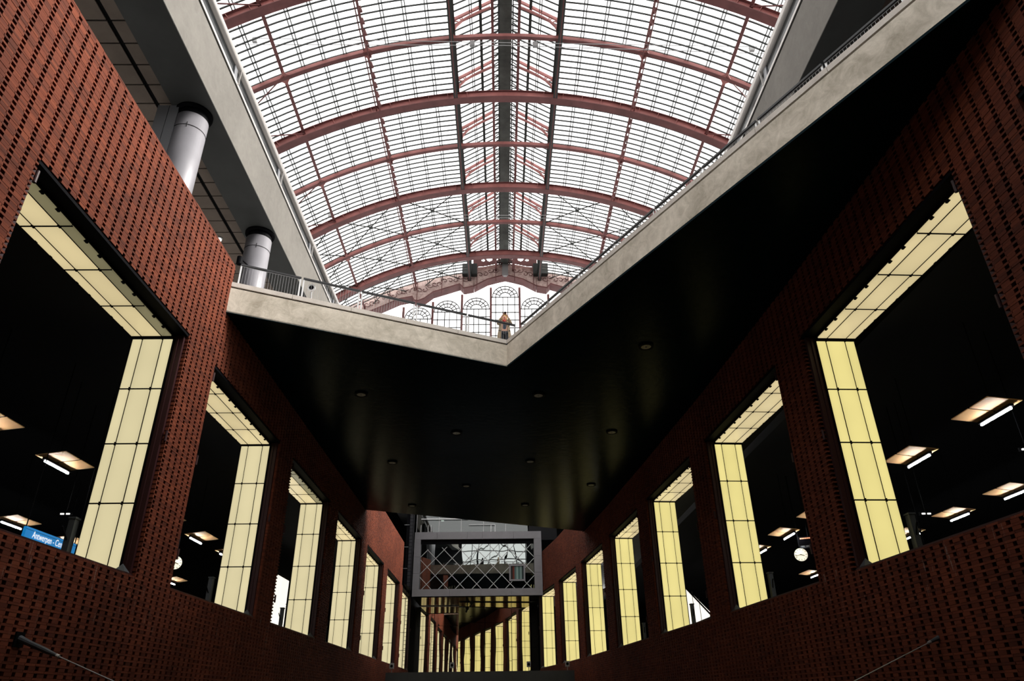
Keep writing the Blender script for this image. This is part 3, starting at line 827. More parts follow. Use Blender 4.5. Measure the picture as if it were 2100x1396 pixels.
tm = tie.mesh('ridge_bracket')
y = 34.
while y < 88.5:
    add('ridge_bracket', tm, 'bar', roof, T((0, y, 0))); y += .93
def ringmesh(r0, r1):
    mb = MB()
    for j in range(16):
        t0, t1 = 2*pi*j/16, 2*pi*(j+1)/16; c = lambda r, t, y: (r*math.cos(t), y, r*math.sin(t))
        mb.hexa([c(r0, t0, -.04), c(r1, t0, -.04), c(r1, t0, .04), c(r0, t0, .04), c(r0, t1, -.04), c(r1, t1, -.04), c(r1, t1, .04), c(r0, t1, .04)])
    return mb
frm = {}
for sd in (-1, 1):
    mb = MB()
    raf = [(5.25, LE-.12), (1.3, LRD-.25)]
    mb.beam((sd*5.25, 0, lz(LE-.18)), (sd*1.3, 0, lz(LRD-.28)), .16, .32, up=(0, 0, 1))
    pts = [(5.12, 58.75), (5.05, 59.4), (4.8, 60.05), (4.3, 60.75), (3.6, 61.35), (2.7, 62.0), (1.5, 62.75)]
    for p, q in zip(pts, pts[1:]): mb.beam((sd*p[0], 0, lz(p[1])), (sd*q[0], 0, lz(q[1])), .18, .2, up=(0, 1, 0))
    mb.beam((sd*5.22, 0, lz(58.6)), (sd*5.22, 0, lz(LE)), .16, .16, up=(0, 1, 0))
    frm[sd] = mb.mesh('lantern_frame')
rgm = [ringmesh(.20, .30).mesh('spandrel_ring'), ringmesh(.10, .17).mesh('spandrel_ring')]
for k in range(-2, 5):
    y = RY0+STEP*k
    for sd in (-1, 1):
        f = add('lantern_frame', frm[sd], 'iron' if k < 4 else 'iron_dark', roof, T((0, y, 0)))
        add('spandrel_ring', rgm[0], 'iron', f, T((sd*4.82, 0, lz(60.45)))); add('spandrel_ring', rgm[1], 'iron', f, T((sd*4.35, 0, lz(61.1)))); add('spandrel_ring', rgm[1], 'iron', f, T((sd*5.03, 0, lz(59.85))))
# dark louvred side panels of the lantern over the last bays
for (ya, yb) in ((75.8, 79.4), (79.6, 83.0), (83.2, 87.6)):
    for sd in (-1, 1):
        add('side_panel', MB().box((sd*4.95-.04, ya, lz(58.5)), (sd*4.95+.04, yb, lz(60.9))), 'bar', roof)

# gable end: ornate arch and glazed screen
def at_y(u, v, Y): d = ray(u, v); t = Y/d.y; return (d.x*t, CZ+d.z*t)
GY = 88.6
gable = thing('gable_screen', 'arched end screen with ornate weathered arch band and tall fan-topped glazing', 'glazed screen', (.8, GY, 21))
lo = [(700, 660), (767, 634), (790, 624.5), (819, 612), (846, 607), (850, 615), (857, 616), (870, 611), (888, 598), (919, 588.7), (943, 581.5), (951, 590), (972, 586), (1000, 571.7), (1022, 566), (1037, 563)]
hi = [(690, 640), (724, 622), (756, 611.6), (790, 597), (846, 581), (891, 569), (936, 560), (952, 558), (972, 548.8), (992, 547), (1019, 541.6), (1037, 540)]
lo = [at_y(u, v, GY) for u, v in lo]; hi = [at_y(u, v, GY) for u, v in hi]
lo = [(x-.8, z-21) for x, z in lo]; hi = [(x-.8, z-21) for x, z in hi]; lo[-1] = (0, lo[-1][1]); hi[-1] = (0, hi[-1][1])
def zat(P, x):
    for p, q in zip(P, P[1:]):
        if p[0] <= x <= q[0]: t = (x-p[0])/(q[0]-p[0]+1e-9); return p[1]+(q[1]-p[1])*t
    return P[0][1]+(x-P[0][0])*.75
xs = sorted(set([p[0] for p in lo]+[p[0] for p in hi]+[-24, -27, -30, -33]))
xs = [x for x in xs if x <= 0]
for sd in (-1, 1):
    for a, b in zip(xs, xs[1:]):
        if b-a < .05: continue
        P = [(sd*-a, zat(lo, a)), (sd*-b, zat(lo, b)), (sd*-b, zat(hi, b)), (sd*-a, zat(hi, a))]
        add('arch_voussoir', MB().hexa([(P[0][0], 0, P[0][1]), (P[1][0], 0, P[1][1]), (P[1][0], 1.4, P[1][1]), (P[0][0], 1.4, P[0][1]), (P[3][0], 0, P[3][1]), (P[2][0], 0, P[2][1]), (P[2][0], 1.4, P[2][1]), (P[3][0], 1.4, P[3][1])]), 'stone', gable)
        add('arch_underside', MB().hexa([(P[0][0], -.15, P[0][1]-.22), (P[1][0], -.15, P[1][1]-.22), (P[1][0], 1.6, P[1][1]-.22), (P[0][0], 1.6, P[0][1]-.22), (P[0][0], -.15, P[0][1]), (P[1][0], -.15, P[1][1]), (P[1][0], 1.6, P[1][1]), (P[0][0], 1.6, P[0][1])]), 'iron_dark', gable)
# scroll relief on the band: raised curls
for sd in (-1, 1):
    for q in range(26):
        x = -1.5-q*.75; zl, zh = zat(lo, x), zat(hi, x)
        zc = (zl+zh)/2+.18*math.sin(q*2.1); pts = []
        for t in range(9): aa = t*.75+q; rr = .1+.055*t; pts.append((-sd*x+rr*math.cos(aa), -.05, zc+rr*.8*math.sin(aa)))
        add('scroll', MB().tube(pts, .045, 5), 'iron_dark', gable)
    for x in (-1.4, -4.2, -6.3, -9.4, -13, -17):
        add('hanger_rod', MB().beam((-sd*x, -.3, zat(lo, x)-1.0), (-sd*x, -.3, zat(hi, x)+.2), .10, .10, up=(0, 1, 0)), 'iron_dark', gable)
add('keystone', MB().box((-.45, -.25, hi[-1][1]-2.3), (.45, .2, hi[-1][1]+.2)), 'grey', gable)
# dark spandrel blocks where the lantern sides meet the gable
for sd in (-1, 1):
    add('spandrel_block', MB().box((sd*5.3-1.1, -.9, zat(hi, -5.3)-1.3), (sd*5.3+1.1, .3, zat(hi, -5.3)+.5)), 'bar', gable)
    holes = [(2.35, .45, .46), (1.55, .95, .22), (3.3, .15, .24), (1.2, .35, .14), (3.1, .8, .2), (.75, .5, .12)]
    mb = MB(); c_ = .11
    for gx in range(4, 44):
        x = gx*c_; z0 = zat(hi, -x)-.2
        for gz in range(-int((hi[-1][1]-z0)/c_)-1, 15):
            zr = gz*c_
            if any((x-hx_)**2+(zr-hz_)**2 < hr_*hr_ for hx_, hz_, hr_ in holes): continue
            mb.box((sd*x-c_/2, -.62, hi[-1][1]+zr-c_/2), (sd*x+c_/2, -.54, hi[-1][1]+zr+c_/2))
    add('rosette_plate', mb, 'iron_dark', gable, kind='stuff')
SY = 2.6; bw_ = 4.36
mull = MB().box((-.16, SY-.2, 15), (.16, SY+.2, 40.5)).mesh('mullion')
nb_ = 6
for q in range(-nb_, nb_+1):
    x = (q+.5)*bw_ if q < nb_ else None
    if x is None: continue
    top = zat(lo, -abs(x))-.15
    add('mullion', MB().box((x-.16, SY-.2, 12), (x+.16, SY+.2, top)), 'iron_dark', gable)
thin = lambda a, b: MB().beam(a, b, .055, .055, up=(0, 1, 0))
for q in range(-5, 6):
    xc = q*bw_; topz = min(zat(lo, -abs(xc)-bw_*.5 if q else 0), zat(lo, -abs(xc)))
    zs = zat(lo, -abs(xc))-2.2-(.35 if q else .2)
    if q: zs = zat(lo, -abs(xc)-1.0)-2.35
    mb = MB()
    for c in (-.33, -.085, .085, .33): mb.beam((xc+c*bw_, SY, 12), (xc+c*bw_, SY, zs), .11, .11, up=(0, 1, 0))
    z = zs; k = 0
    while z > 12: mb.beam((xc-bw_/2, SY, z), (xc+bw_/2, SY, z), .11, .11, up=(0, 1, 0)); z -= 1.32
    for r_ in (1.95, 1.45, .85):
        for j in range(14):
            t0, t1 = pi*j/14, pi*(j+1)/14
            mb.beam((xc+r_*math.cos(t0), SY, zs+r_*math.sin(t0)), (xc+r_*math.cos(t1), SY, zs+r_*math.sin(t1)), .11, .11, up=(0, 1, 0))
    for j in range(1, 8):
        t = pi*j/8; mb.beam((xc+.85*math.cos(t), SY, zs+.85*math.sin(t)), (xc+1.95*math.cos(t), SY, zs+1.95*math.sin(t)), .10, .10, up=(0, 1, 0))
    add('glazing_grid', mb, 'bar', gable, kind='stuff')
    add('pane', MB().box((xc-bw_/2+.18, SY+.05, 12), (xc+bw_/2-.18, SY+.07, max(13, zat(lo, -abs(xc)-1.6)-.1))), 'pane', gable)
# dark lower end of the shed behind the upper floor
S_('wall_shed_end', (-40, 92.5, 12), (40, 93, 31), 'brown')

# stay wires across the shed with small lamp boxes
def stay_wire(Y, pts, boxes, label):
    r = thing('stay_wire', label, 'cable', (0, Y, 50))
    for k, dz in enumerate((0, -.9)):
        P = [(p[0], 0, p[1]-50+dz*(.4+.6*abs(p[0])/25)) for p in pts]; add('wire', MB().tube(P, .035, 6), 'wire', r)
    for (x, z) in boxes: add('lamp_box', MB().box((x-.22, -.15, z-50-.55), (x+.22, .15, z-50)), 'grey', r)
stay_wire(45, [(-29, 57.0), (-25, 56.9), (.57, 56.3), (25, 55.8), (29, 55.6)], [(-22.6, 56.85), (-2.45, 56.4), (3.4, 56.3), (23.6, 55.8)], 'pair of thin wires with small lamp boxes crossing the roof near the top')
stay_wire(72, [(-28, 57.5), (-24, 57.4), (.7, 57.1), (24, 57.1), (28, 57.1)], [(-21.6, 57.4)], 'pair of thin wires crossing the roof lower down, near the braced bays')

# ------------------------------------------------------------------ glazed box at the far end
BX0, BX1, BZ0, BZ1, BY = -8.02, 3.72, 10.22, 15.88, 66.0
box = thing('framed_glass_box', 'grey framed glass box with diagonal lattice hanging at the far end of the hall', 'glass box', (-2.1, BY, BZ0))
def bxl(x0, x1, y0, y1, z0, z1): return MB().box((x0+2.1, y0-BY, z0-BZ0), (x1+2.1, y1-BY, z1-BZ0))
xsn = [BX0, -5.95, -3.15, -1.75, 1.15, BX1]
for a, b in zip(xsn, xsn[1:]):
    add('cladding_panel', bxl(a+.008, b-.008, BY, BY+.75, 15.22, BZ1), 'boxframe', box)
for a, b in zip([BX0, -4.65, -1.85, .9, BX1], [-4.65, -1.85, .9, BX1]):
    add('cladding_panel', bxl(a+.008, b-.008, BY, BY+.75, BZ0, 10.83), 'boxframe', box)
for a, b in zip((10.83, 12.2, 13.65), (12.2, 13.65, 15.22)):
    add('cladding_panel', bxl(BX0, BX0+.58, BY, BY+.75, a+.008, b-.008), 'boxframe', box)
    add('cladding_panel', bxl(BX1-.70, BX1, BY, BY+.75, a+.008, b-.008), 'boxframe', box)
wx0, wx1, wz0, wz1 = BX0+.58, BX1-.70, 10.83, 15.22
add('blind_box', bxl(wx0, wx1, BY+.35, BY+.75, 14.85, 15.22), 'black', box)
tilt = math.radians(-4.3)
gl = add('window_glass', MB().box((wx0-.1+2.1, 0, 0), (wx1+.1+2.1, .04, wz1-wz0+.1)), 'boxglass', box)
gl.matrix_local = T((0, .78, wz0-BZ0)) @ RZ(math.radians(.5)) @ Matrix.Rotation(-tilt, 4, 'X')
# diagonal lattice in front of the glass
P_ = 1.52; hgt = wz1-.38-wz0
for k in range(-4, 9):
    for sgn in (1, -1):
        x_ = wx0+.15+P_*k; pts = []
        a = Vector((x_, wz0)); b = Vector((x_+sgn*hgt, wz0+hgt)) if sgn > 0 else Vector((x_+hgt, wz0))
        if sgn < 0: a = Vector((x_, wz0+hgt))
        # clip to the opening
        def clip(a, b):
            d = b-a; t0, t1 = 0., 1.
            for lo_, hi_, p, q in ((wx0, wx1, a.x, d.x),):
                if q > 0: t0 = max(t0, (lo_-p)/q); t1 = min(t1, (hi_-p)/q)
            return (a+d*t0, a+d*t1) if t1-t0 > .05 else None
        c = clip(a, b)
        if c: add('lattice_bar', MB().beam((c[0].x+2.1, .5, c[0].y-BZ0), (c[1].x+2.1, .5, c[1].y-BZ0), .05, .06, up=(0, 1, 0)), 'lattice', box)
# small casement in the lattice
w = add('casement', bxl(.72, 2.18, BY+.38, BY+.5, 12.83, 12.98), 'boxframe', box)
for q in (bxl(.72, 2.18, BY+.38, BY+.5, 11.52, 11.67), bxl(.72, .86, BY+.38, BY+.5, 11.67, 12.83), bxl(2.04, 2.18, BY+.38, BY+.5, 11.67, 12.83)): add('casement_rail', q, 'boxframe', w)
cols_ = [(.012, .012, .012), (.10, .02, .012), (.06, .10, .10), (.16, .24, .22), (.05, .09, .085), (.14, .20, .19), (.02, .03, .03)]
for q in range(7):
    mc_ = mat('curtain_%d' % q, cols_[q], .8)
    add('curtain_strip', bxl(.87+.167*q, .87+.167*(q+1), BY+.46, BY+.52, 11.67, 12.83), mc_, w)
# body and polished underside
for k in range(6):
    a = BX0+(BX1-BX0)*k/6; b = BX0+(BX1-BX0)*(k+1)/6
    add('underside_panel', bxl(a+.01, b-.01, BY+.02, 73.4, BZ0+.0, BZ0+.05), 'underside', box, T((0, 0, 0)))
add('roof_panel', bxl(BX0, BX1, BY+.75, 73.4, BZ1-.3, BZ1), 'boxframe', box)
add('back_wall', bxl(BX0+.1, BX1-.1, 72.9, 73.4, BZ0+.06, BZ1-.3), 'dark', box)
cc = thing('security_camera', 'small dark dome camera hanging under the glass box', 'camera', (-2.75, 68.0, BZ0))
add('stem', MB().tube([(0, 0, 0), (0, 0, -.22)], .05, 10), 'cctv', cc); add('dome', MB().tube([(0, 0, -.2), (0, 0, -.28), (0, 0, -.42), (0, 0, -.5)], [.10, .17, .17, .07], 14), 'cctv', cc); add('bracket', MB().tube([(0, 0, -.48), (-.1, 0, -.62), (-.12, 0, -.72)], [.05, .11, .06], 10), 'cctv', cc)

# mirrored glass closing the end of the hall below the box
em = thing('mirrored_end_wall', 'mirrored glass end wall below the box reflecting rows of lit openings', 'glass wall', (-2.3, 73.5, 3.4))
rng2 = random.Random(3)
zrow = [3.4, 6.25, 8.39, 10.15]
xcol = [-8.4, -6.2, -4.02, -1.55, .95, 3.45]
for a, b in zip(xcol, xcol[1:]):
    lft = a < -4.1; yaw0 = math.radians(-.4 if lft else 8.0); yaw = yaw0+rng2.uniform(-.002, .002)
    yc = -.5 if lft else -2.5-(3.4-(a+b)/2)*math.tan(yaw0)
    for c, d_ in zip(zrow, zrow[1:]):
        g = add('mirror_pane', MB().box((-(b-a)/2+.01, 0, -(d_-c)/2+.01), ((b-a)/2-.01, .03, (d_-c)/2-.01)), 'endmirror', em)
        g.matrix_local = T(((a+b)/2+2.3, yc, (c+d_)/2-3.4)) @ RZ(yaw) @ Matrix.Rotation(rng2.uniform(-.004, .004), 4, 'X')
add('return_panel', MB().box((-1.72, -3.4, 0), (-1.68, -.4, 6.7)), 'black', em)
add('backing', MB().box((-6.5, 1.4, -3), (7, 1.6, 6.7)), 'black', em)
# concrete ledge in front of it
led = S_('wall_ledge', (XL, 55.5, -5), (5.8, 56.0, 3.72), None or 'balcony_soffit')
led['label'] = 'dark concrete ledge across the foot of the hall end'
for (x, y, z, lb_) in ((-7.95, 55.7, 3.72, 'small grey loudspeaker at the left end of the concrete ledge'), (-3.6, 55.7, 3.72, 'small loudspeaker on the ledge, left of the middle'), (1.95, 55.7, 3.72, 'small loudspeaker with bracket on the ledge, right of the middle'), (4.75, 55.7, 3.72, 'small grey loudspeaker at the right end of the concrete ledge')):
    sp = thing('loudspeaker', lb_, 'loudspeaker', (x, y, z), group='loudspeakers on the ledge')
    add('case', MB().box((-.15, -.1, .25), (.15, .1, .62)), 'grey', sp); add('cone', MB().tube([(0, -.11, .43), (0, -.09, .43)], .10, 14), 'black', sp); add('stand', MB().tube([(0, 0, 0), (0, 0, .27)], .025, 8), 'grey', sp)

# glazed front above the box with a lit ceiling behind
uf = thing('upper_glass_front', 'glazed front with ceiling lights above the hanging box', 'glass front', (-3, 70, 15.88))
for k in range(5):
    x0 = -8.35+2.2*k; add('glass_sheet', MB().box((x0+3+.02, 0, 0), (x0+3+2.18, .03, 5)), 'facade', uf)
    add('mullion', MB().box((x0+3-.02, -.03, 0), (x0+3+.02, .05, 5)), 'lattice', uf)
add('rail', MB().tube([(-4.9, -.25, 2.08), (-.3, -.25, 2.08)], .035, 8), 'white', uf)
add('rail', MB().tube([(-.2, -.25, 1.5), (2.4, -.25, 1.5)], .03, 8), 'post', uf)
for x_ in (-4.9, -4.2, -3.9, 2.0, 2.4): add('post', MB().beam((x_, -.2, 0), (x_, -.2, 1.5), .04, .04, up=(0, 1, 0)), 'post', uf)
add('ceiling_board', MB().box((-5.3, .3, 3.05), (7, 9, 3.15)), 'dark', uf)
add('roof_board', MB().box((-6, .05, 4.9), (12, 10, 5.1)), 'dark', uf)
add('rear_board', MB().box((-6, 9, 0), (12, 9.2, 5.0)), 'dark', uf); add('side_board', MB().box((-6.2, .05, 0), (-5.9, 10, 5.0)), 'dark', uf)
add('infill_board', MB().box((5.75, .0, 0), (8.5, .3, 5.0)), 'dark', uf)
for (x_, y_) in ((-3.35, 1.5), (-3.2, 4.6), (-1.9, 1.5), (.2, 1.3), (3.1, 2.6), (-5.0, 1.6)):
    add('ceiling_light', MB().tube([(x_, y_, 3.0), (x_, y_, 3.06)], .16, 16), 'lit', uf)
S_('wall_end', (-34, 80, 13), (34, 80.4, 19.6), 'dark')
S_('floor_end', (-8.6, 73.4, 12.9), (9.4, 80, 15.6), 'dark')
# clad pier and ladder beside the box
pr = thing('service_riser', 'dark clad riser with ladder beside the left side of the glass box', 'riser', (-8.2, 62.2, 10.4))
add('casing', MB().box((-.10, 0, .3), (.14, 3.4, 8.2)), 'black', pr)
for z in (1.6, 3.4, 5.3): add('seam', MB().box((-.3, -.02, z), (.14, 0, z+.03)), 'lattice', pr)
for x_ in (.2, .5): add('stile', MB().beam((x_, -.3, -6.3), (x_, -.3, 7), .04, .04, up=(0, 1, 0)), 'black', pr)
for q in range(44): add('rung', MB().beam((.2, -.3, -6.2+.3*q), (.5, -.3, -6.2+.3*q), .025, .025), 'black', pr)

# ------------------------------------------------------------------ platform lamps
tm_ = MB().tube([(0, -.6, 0), (0, .6, 0)], .028, 8).mesh('tube')
hm = MB().box((-.05, -.66, .035), (.05, .66, .10)).mesh('housing')
rf = MB().hexa([(-.42, -.37, .10), (.42, -.37, .20), (.42, .37, .20), (-.42, .37, .10), (-.42, -.37, .12), (.42, -.37, .22), (.42, .37, .22), (-.42, .37, .12)])
rfm = rf.mesh('reflector'); rod = MB().tube([(0, 0, .1), (0, 0, 2.748)], .012, 6).mesh('suspension')
def lamp(x, y, label, sd, group):
    r = thing('platform_lamp', label, 'lamp', (x, y, 8.0), group=group)
    add('tube', tm_, 'tubelamp', r); add('housing', hm, 'black', r)
    for dy in (-.42, .40): add('reflector', rfm, 'refl', r, T((-sd*.22, dy, .02)) @ RZ(0 if sd < 0 else pi))
    add('suspension', rod, 'black', r)
names = {('L', 0): 'left platform, hall-side row', ('L', 1): 'left platform, rear row', ('R', 0): 'right platform, hall-side row', ('R', 1): 'right platform, rear row'}
rows = [('L', 0, -13.05, [16.6, 20.1, 23.6, 27.1, 30.6, 34.1, 37.6]), ('L', 1, -18.9, [27.45, 31.1, 34.7, 38.4, 42.0]),
        ('R', 0, 12.6, [16.5, 20.2, 23.8, 27.5, 30.9, 34.5]), ('R', 1, 18.2, [20.6, 24.2, 27.6, 31.2, 34.8, 38.4, 42.0])]
for sd, rw, x, yy in rows:
    for q, y in enumerate(yy):
        lamp(x, y, f'fluorescent tube lamp with warm reflector, {names[(sd, rw)]}, number {["one", "two", "three", "four", "five", "six", "seven"][q]} from the near end', -1 if sd == 'L' else 1, f'tube lamps over the {"left" if sd == "L" else "right"} platform')
for (x, y, z, lb_) in ((13.5, 17.0, 7.3, 'pair of tiny white indicator lights above the near right platform'), (13.6, 22.2, 6.9, 'pair of tiny white indicator lights between two right platform lamps'), (-13.6, 22.0, 7.1, 'pair of tiny white indicator lights on the left platform')):
    r = thing('indicator_light', lb_, 'light', (x, y, z), group='indicator lights')
    for dx in (-.09, .09): add('lens', MB().box((dx-.05, -.02, -.02), (dx+.05, .02, .02)), 'lit', r)
    add('bracket', MB().box((-.2, .02, -.05), (.2, .06, .05)), 'black', r); add('hanger', MB().tube([(0, .04, .05), (0, .04, 10.749-z)], .012, 6), 'black', r)

# clocks
def clock(x, y, z, rr, label):
    dx, dy = -x, -y; a = math.atan2(dy, dx)+pi/2
    r = thing('platform_clock', label, 'clock', (x, y, z), a)
    add('case', MB().tube([(0, .16, 0), (0, 0, 0)], rr*1.05, 32), 'black', r); add('dial', MB().tube([(0, .0, 0), (0, -.015, 0)], rr, 32), 'dial', r)
    for k in range(12):
        t = 2*pi*k/12; L = .2 if k % 3 else .26
        add('hour_mark', MB().beam((rr*.93*math.sin(t), -.02, rr*.93*math.cos(t)), (rr*(.93-L)*math.sin(t), -.02, rr*(.93-L)*math.cos(t)), rr*.07, .01, up=(0, 1, 0)), 'black', r)
    for nm, hrs, L, w in (('hour_hand', (3+43/60)/12, .55, .10), ('minute_hand', 43/60, .85, .07)):
        t = 2*pi*hrs; add(nm, MB().beam((-rr*.15*math.sin(t), -.03, -rr*.15*math.cos(t)), (rr*L*math.sin(t), -.03, rr*L*math.cos(t)), rr*w, .01, up=(0, 1, 0)), 'black', r)
    add('hanger', MB().tube([(0, .08, rr), (0, .08, 10.75-z)], .025, 8), 'black', r)
clock(13.0, 31.0, 7.24, .27, 'round white platform clock seen through the second opening on the right')
clock(-13.9, 30.95, 7.17, .27, 'round white platform clock half hidden at the second opening on the left')

# station name board
def text_mesh(s, size, m, parent, mw):
    cu = bpy.data.curves.new('lettering', 'FONT'); cu.body = s; cu.size = size; cu.align_x = 'CENTER'; cu.align_y = 'CENTER'; cu.extrude = .002
    o = bpy.data.objects.new('tmp_text', cu); COL.objects.link(o)
    dg = bpy.context.evaluated_depsgraph_get(); me = bpy.data.meshes.new_from_object(o.evaluated_get(dg))
    bpy.data.objects.remove(o); me.materials.clear()
    return add('lettering', me, m, parent, mw)
sgn_ = thing('station_name_board', 'blue station name board with white lettering in the nearest left opening', 'sign', (-12.5, 19.9, 5.83), pi/2)
add('board', MB().box((-1.2, -.04, -.115), (1.2, .04, .15)), 'blue', sgn_)
add('edge_line', MB().box((-1.2, -.045, .085), (1.2, -.038, .092)), 'black', sgn_)
lt_ = text_mesh('Antwerpen - Centraal', .25, 'signtext', sgn_, T((-.02, -.05, -.01)) @ Matrix.Rotation(pi/2, 4, 'X'))
lt_.scale = (.78, 1, 1)
for dx in (-1.17, 1.17): add('hanger', MB().tube([(dx, 0, .15), (dx, 0, 4.918)], .015, 6), 'black', sgn_)
sgn_.rotation_euler = (0, 0, pi/2)

# posts standing behind the sills
def post(side, i, label):
    p = W(side, i, -.15, 1.62, 2.9); b = bays[side][i]
    r = thing('sill_post', label, 'post', p, math.atan2(b['d'].y, b['d'].x), 'posts behind the sills')
    add('upright', MB().box((-.09, -.07, 0), (.09, .07, 2.72)), 'post_grey', r); add('cap', MB().box((-.11, -.09, 2.72), (.11, .09, 2.76)), 'post_grey', r)
    add('arm', MB().tube([(-.05, 0, 2.2), (-.25, .05, 2.45), (-.3, .05, 2.5)], .02, 6), 'black', r)
for i in range(0, 4):
    post('L', i, f'dark grey post behind the sill of the {NTH[i]} left opening'); post('R', i, f'dark grey post behind the sill of the {NTH[i]} right opening')
# amber display boards on the right platform
for (x, y, z, lb_) in ((13.2, 30.4, 7.72, 'small dark display with an amber text line above the right clock'), (13.5, 22.6, 5.75, 'small dark display with an amber text line near the nearest right sill')):
    r = thing('train_display', lb_, 'display', (x, y, z), math.atan2(-y, -x)+pi/2)
    add('case', MB().box((-.4, 0, -.18), (.4, .1, .18)), 'black', r)
    for q in range(9): add('amber_character', MB().box((-.34+.07*q, -.01, .08), (-.34+.07*q+.055, 0, .13)), 'amber', r)
    add('hanger', MB().tube([(0, .05, .18), (0, .05, 10.75-z)], .02, 6), 'black', r)
r = thing('route_sign', 'dim grey route sign hanging between amber display and right clock', 'sign', (13.4, 30.7, 7.58), math.atan2(-30.7, -13.4)+pi/2)
add('board', MB().box((-.45, 0, -.10), (.45, .04, .10)), 'post_grey', r)
for q in range(4): add('pictogram', MB().box((-.40+.2*q, -.008, -.06), (-.40+.2*q+.13, 0, .06)), 'grey', r)

# lit white stair enclosures on the platforms
sl_ = thing('stair_enclosure', 'bright white lit glass stair enclosure seen through the third left opening', 'glass enclosure', (-14, 46.5, 2.9))
for k in range(2):
    for j in range(4): add('lit_pane', MB().box((-.04, -1.75+1.75*k+.02, .3+1.45*j+.02), (.04, -1.75+1.75*(k+1)-.02, .3+1.45*(j+1)-.02)), 'whitelit', sl_)
add('frame', MB().box((-.12, -1.9, 0), (-.05, 1.9, 6.3)), 'black', sl_)
sr_ = thing('stair_balustrade', 'bright white triangular lit stair side seen through the third right opening', 'glass enclosure', (14, 52.5, 2.9))
add('lit_pane', MB().prism([(-3.3, 3.75), (2.9, 3.75), (2.9, 6.3)], 'x', -.04, .04), 'whitelit', sr_)
add('base_panel', MB().box((-.03, -3.3, 0), (.03, 2.9, 3.75)), 'black', sr_)
for y_ in (-.5, 1.2): add('mullion', MB().box((-.07, y_, 3.7), (-.04, y_+.05, 5.4+.4*y_)), 'grey', sr_)
add('rail', MB().beam((-.1, -3.4, 3.7), (-.1, 2.9, 6.4), .06, .1, up=(1, 0, 0)), 'black', sr_)
for (x, y, z, sx_, lb_) in ((13.0, 58, 6.2, .5, 'narrow bright lit panel at the fourth right opening'), (11.6, 67, 6.6, .35, 'bright lit panel strip at the fifth right opening'), (-15, 60.5, 6.2, .45, 'narrow bright lit panel at the fourth left opening')):
    tag(add('lit_panel', MB().box((x-.04, y-sx_*1.6, 2.9), (x+.04, y+sx_*1.6, z+1.6)), 'whitelit'), lb_, 'light panel')

# span wire brackets on the lower walls
for sd, (x, y, z) in (('left', (XL, 13.15, 2.79)), ('right', (8.93, 14.5, 2.91))):
    sg = 1 if sd == 'left' else -1
    r = thing('span_wire', f'thin span wire with insulator fixed low on the {sd} brick wall', 'cable', (x, y, z))
    add('wall_plate', MB().box((min(0, sg*.03), -.12, -.14), (max(0, sg*.03), .12, .10)), 'black', r)
    p = lambda t: (sg*t*.93, -.003*t if sd == 'left' else -.12*t, -.355*t)
    add('insulator', MB().tube([p(.02), p(.25), p(.55), p(.8)], [.06, .045, .045, .025], 10), 'post_grey', r)
    add('clamp', MB().tube([p(.78), p(.84)], .03, 8), 'post', r); add('wire', MB().tube([p(.8), p(4), p(9)], .011, 6), 'wire', r)

# little things on the street level
r = thing('spotlight', 'black cylinder spotlight beside the round column on the left', 'spotlight', (-10.0, 22.55, 16.75))
add('can', MB().tube([(0, 0, 0), (0, 0, .32)], .11, 16), 'black', r); add('arm', MB().tube([(0, .05, .3), (.05, .68, .4)], .03, 8), 'black', r)
r = thing('oval_loudspeaker', 'small white oval loudspeaker at the second railing gap', 'loudspeaker', (-6.25, 19.85, 14.0))
add('rim', MB().tube([(0, -.02, 0), (0, .03, 0)], .13, 20), 'white', r); add('mesh_front', MB().tube([(0, -.03, 0), (0, -.01, 0)], .08, 16), 'black', r); add('bracket', MB().tube([(0, .03, 0), (0, .12, -.55)], .02, 8), 'post', r)
r = thing('ceiling_lamp', 'small round white lamp under the brown ceiling panels', 'lamp', (-11.9, 24.5, 19.3))
add('bulb', MB().tube([(0, 0, -.12), (0, 0, 0), (0, 0, .06)], [.06, .10, .06], 14), 'lit', r); add('base', MB().tube([(0, 0, .05), (0, 0, .12)], .12, 14), 'grey', r)

# ------------------------------------------------------------------ person at the corner of the V
def skinned(name, verts, edges, radii, m, parent, sub=2, root=0):
    me = bpy.data.meshes.new(name); me.from_pydata(verts, edges, [])
    o = bpy.data.objects.new('tmp_body', me); COL.objects.link(o)
    sk = o.modifiers.new('s', 'SKIN'); sk.use_smooth_shade = True
    for k, v in enumerate(me.skin_vertices[0].data):
        rr = radii[k]; v.radius = rr if isinstance(rr, tuple) else (rr, rr); v.use_root = (k == root)
    o.modifiers.new('u', 'SUBSURF').levels = sub
    dg = bpy.context.evaluated_depsgraph_get(); out = bpy.data.meshes.new_from_object(o.evaluated_get(dg)); bpy.data.objects.remove(o)
    for p in out.polygons: p.use_smooth = True
    return add(name, out, m, parent)
pe = thing('person', 'person with blond hair in an open beige coat taking a photo over the deck corner', 'person', (.16, 23.2, 13.15), math.radians(4))
Bv = [(0, 0, .95), (0, 0, 1.12), (0, .01, 1.33), (0, 0, 1.43), (0, -.01, 1.52), (0, -.03, 1.62),
      (.17, 0, 1.37), (.24, -.14, 1.20), (.10, -.30, 1.47), (.05, -.33, 1.51),
      (-.17, 0, 1.37), (-.25, -.13, 1.19), (-.10, -.30, 1.47), (-.05, -.33, 1.51),
      (.09, 0, .88), (.10, -.02, .48), (.10, .02, .09), (.11, -.13, .03), (-.09, 0, .88), (-.10, -.02, .48), (-.10, .02, .09), (-.11, -.13, .03)]
Be = [(0, 1), (1, 2), (2, 3), (3, 4), (4, 5), (2, 6), (6, 7), (7, 8), (8, 9), (2, 10), (10, 11), (11, 12), (12, 13), (0, 14), (14, 15), (15, 16), (16, 17), (0, 18), (18, 19), (19, 20), (20, 21)]
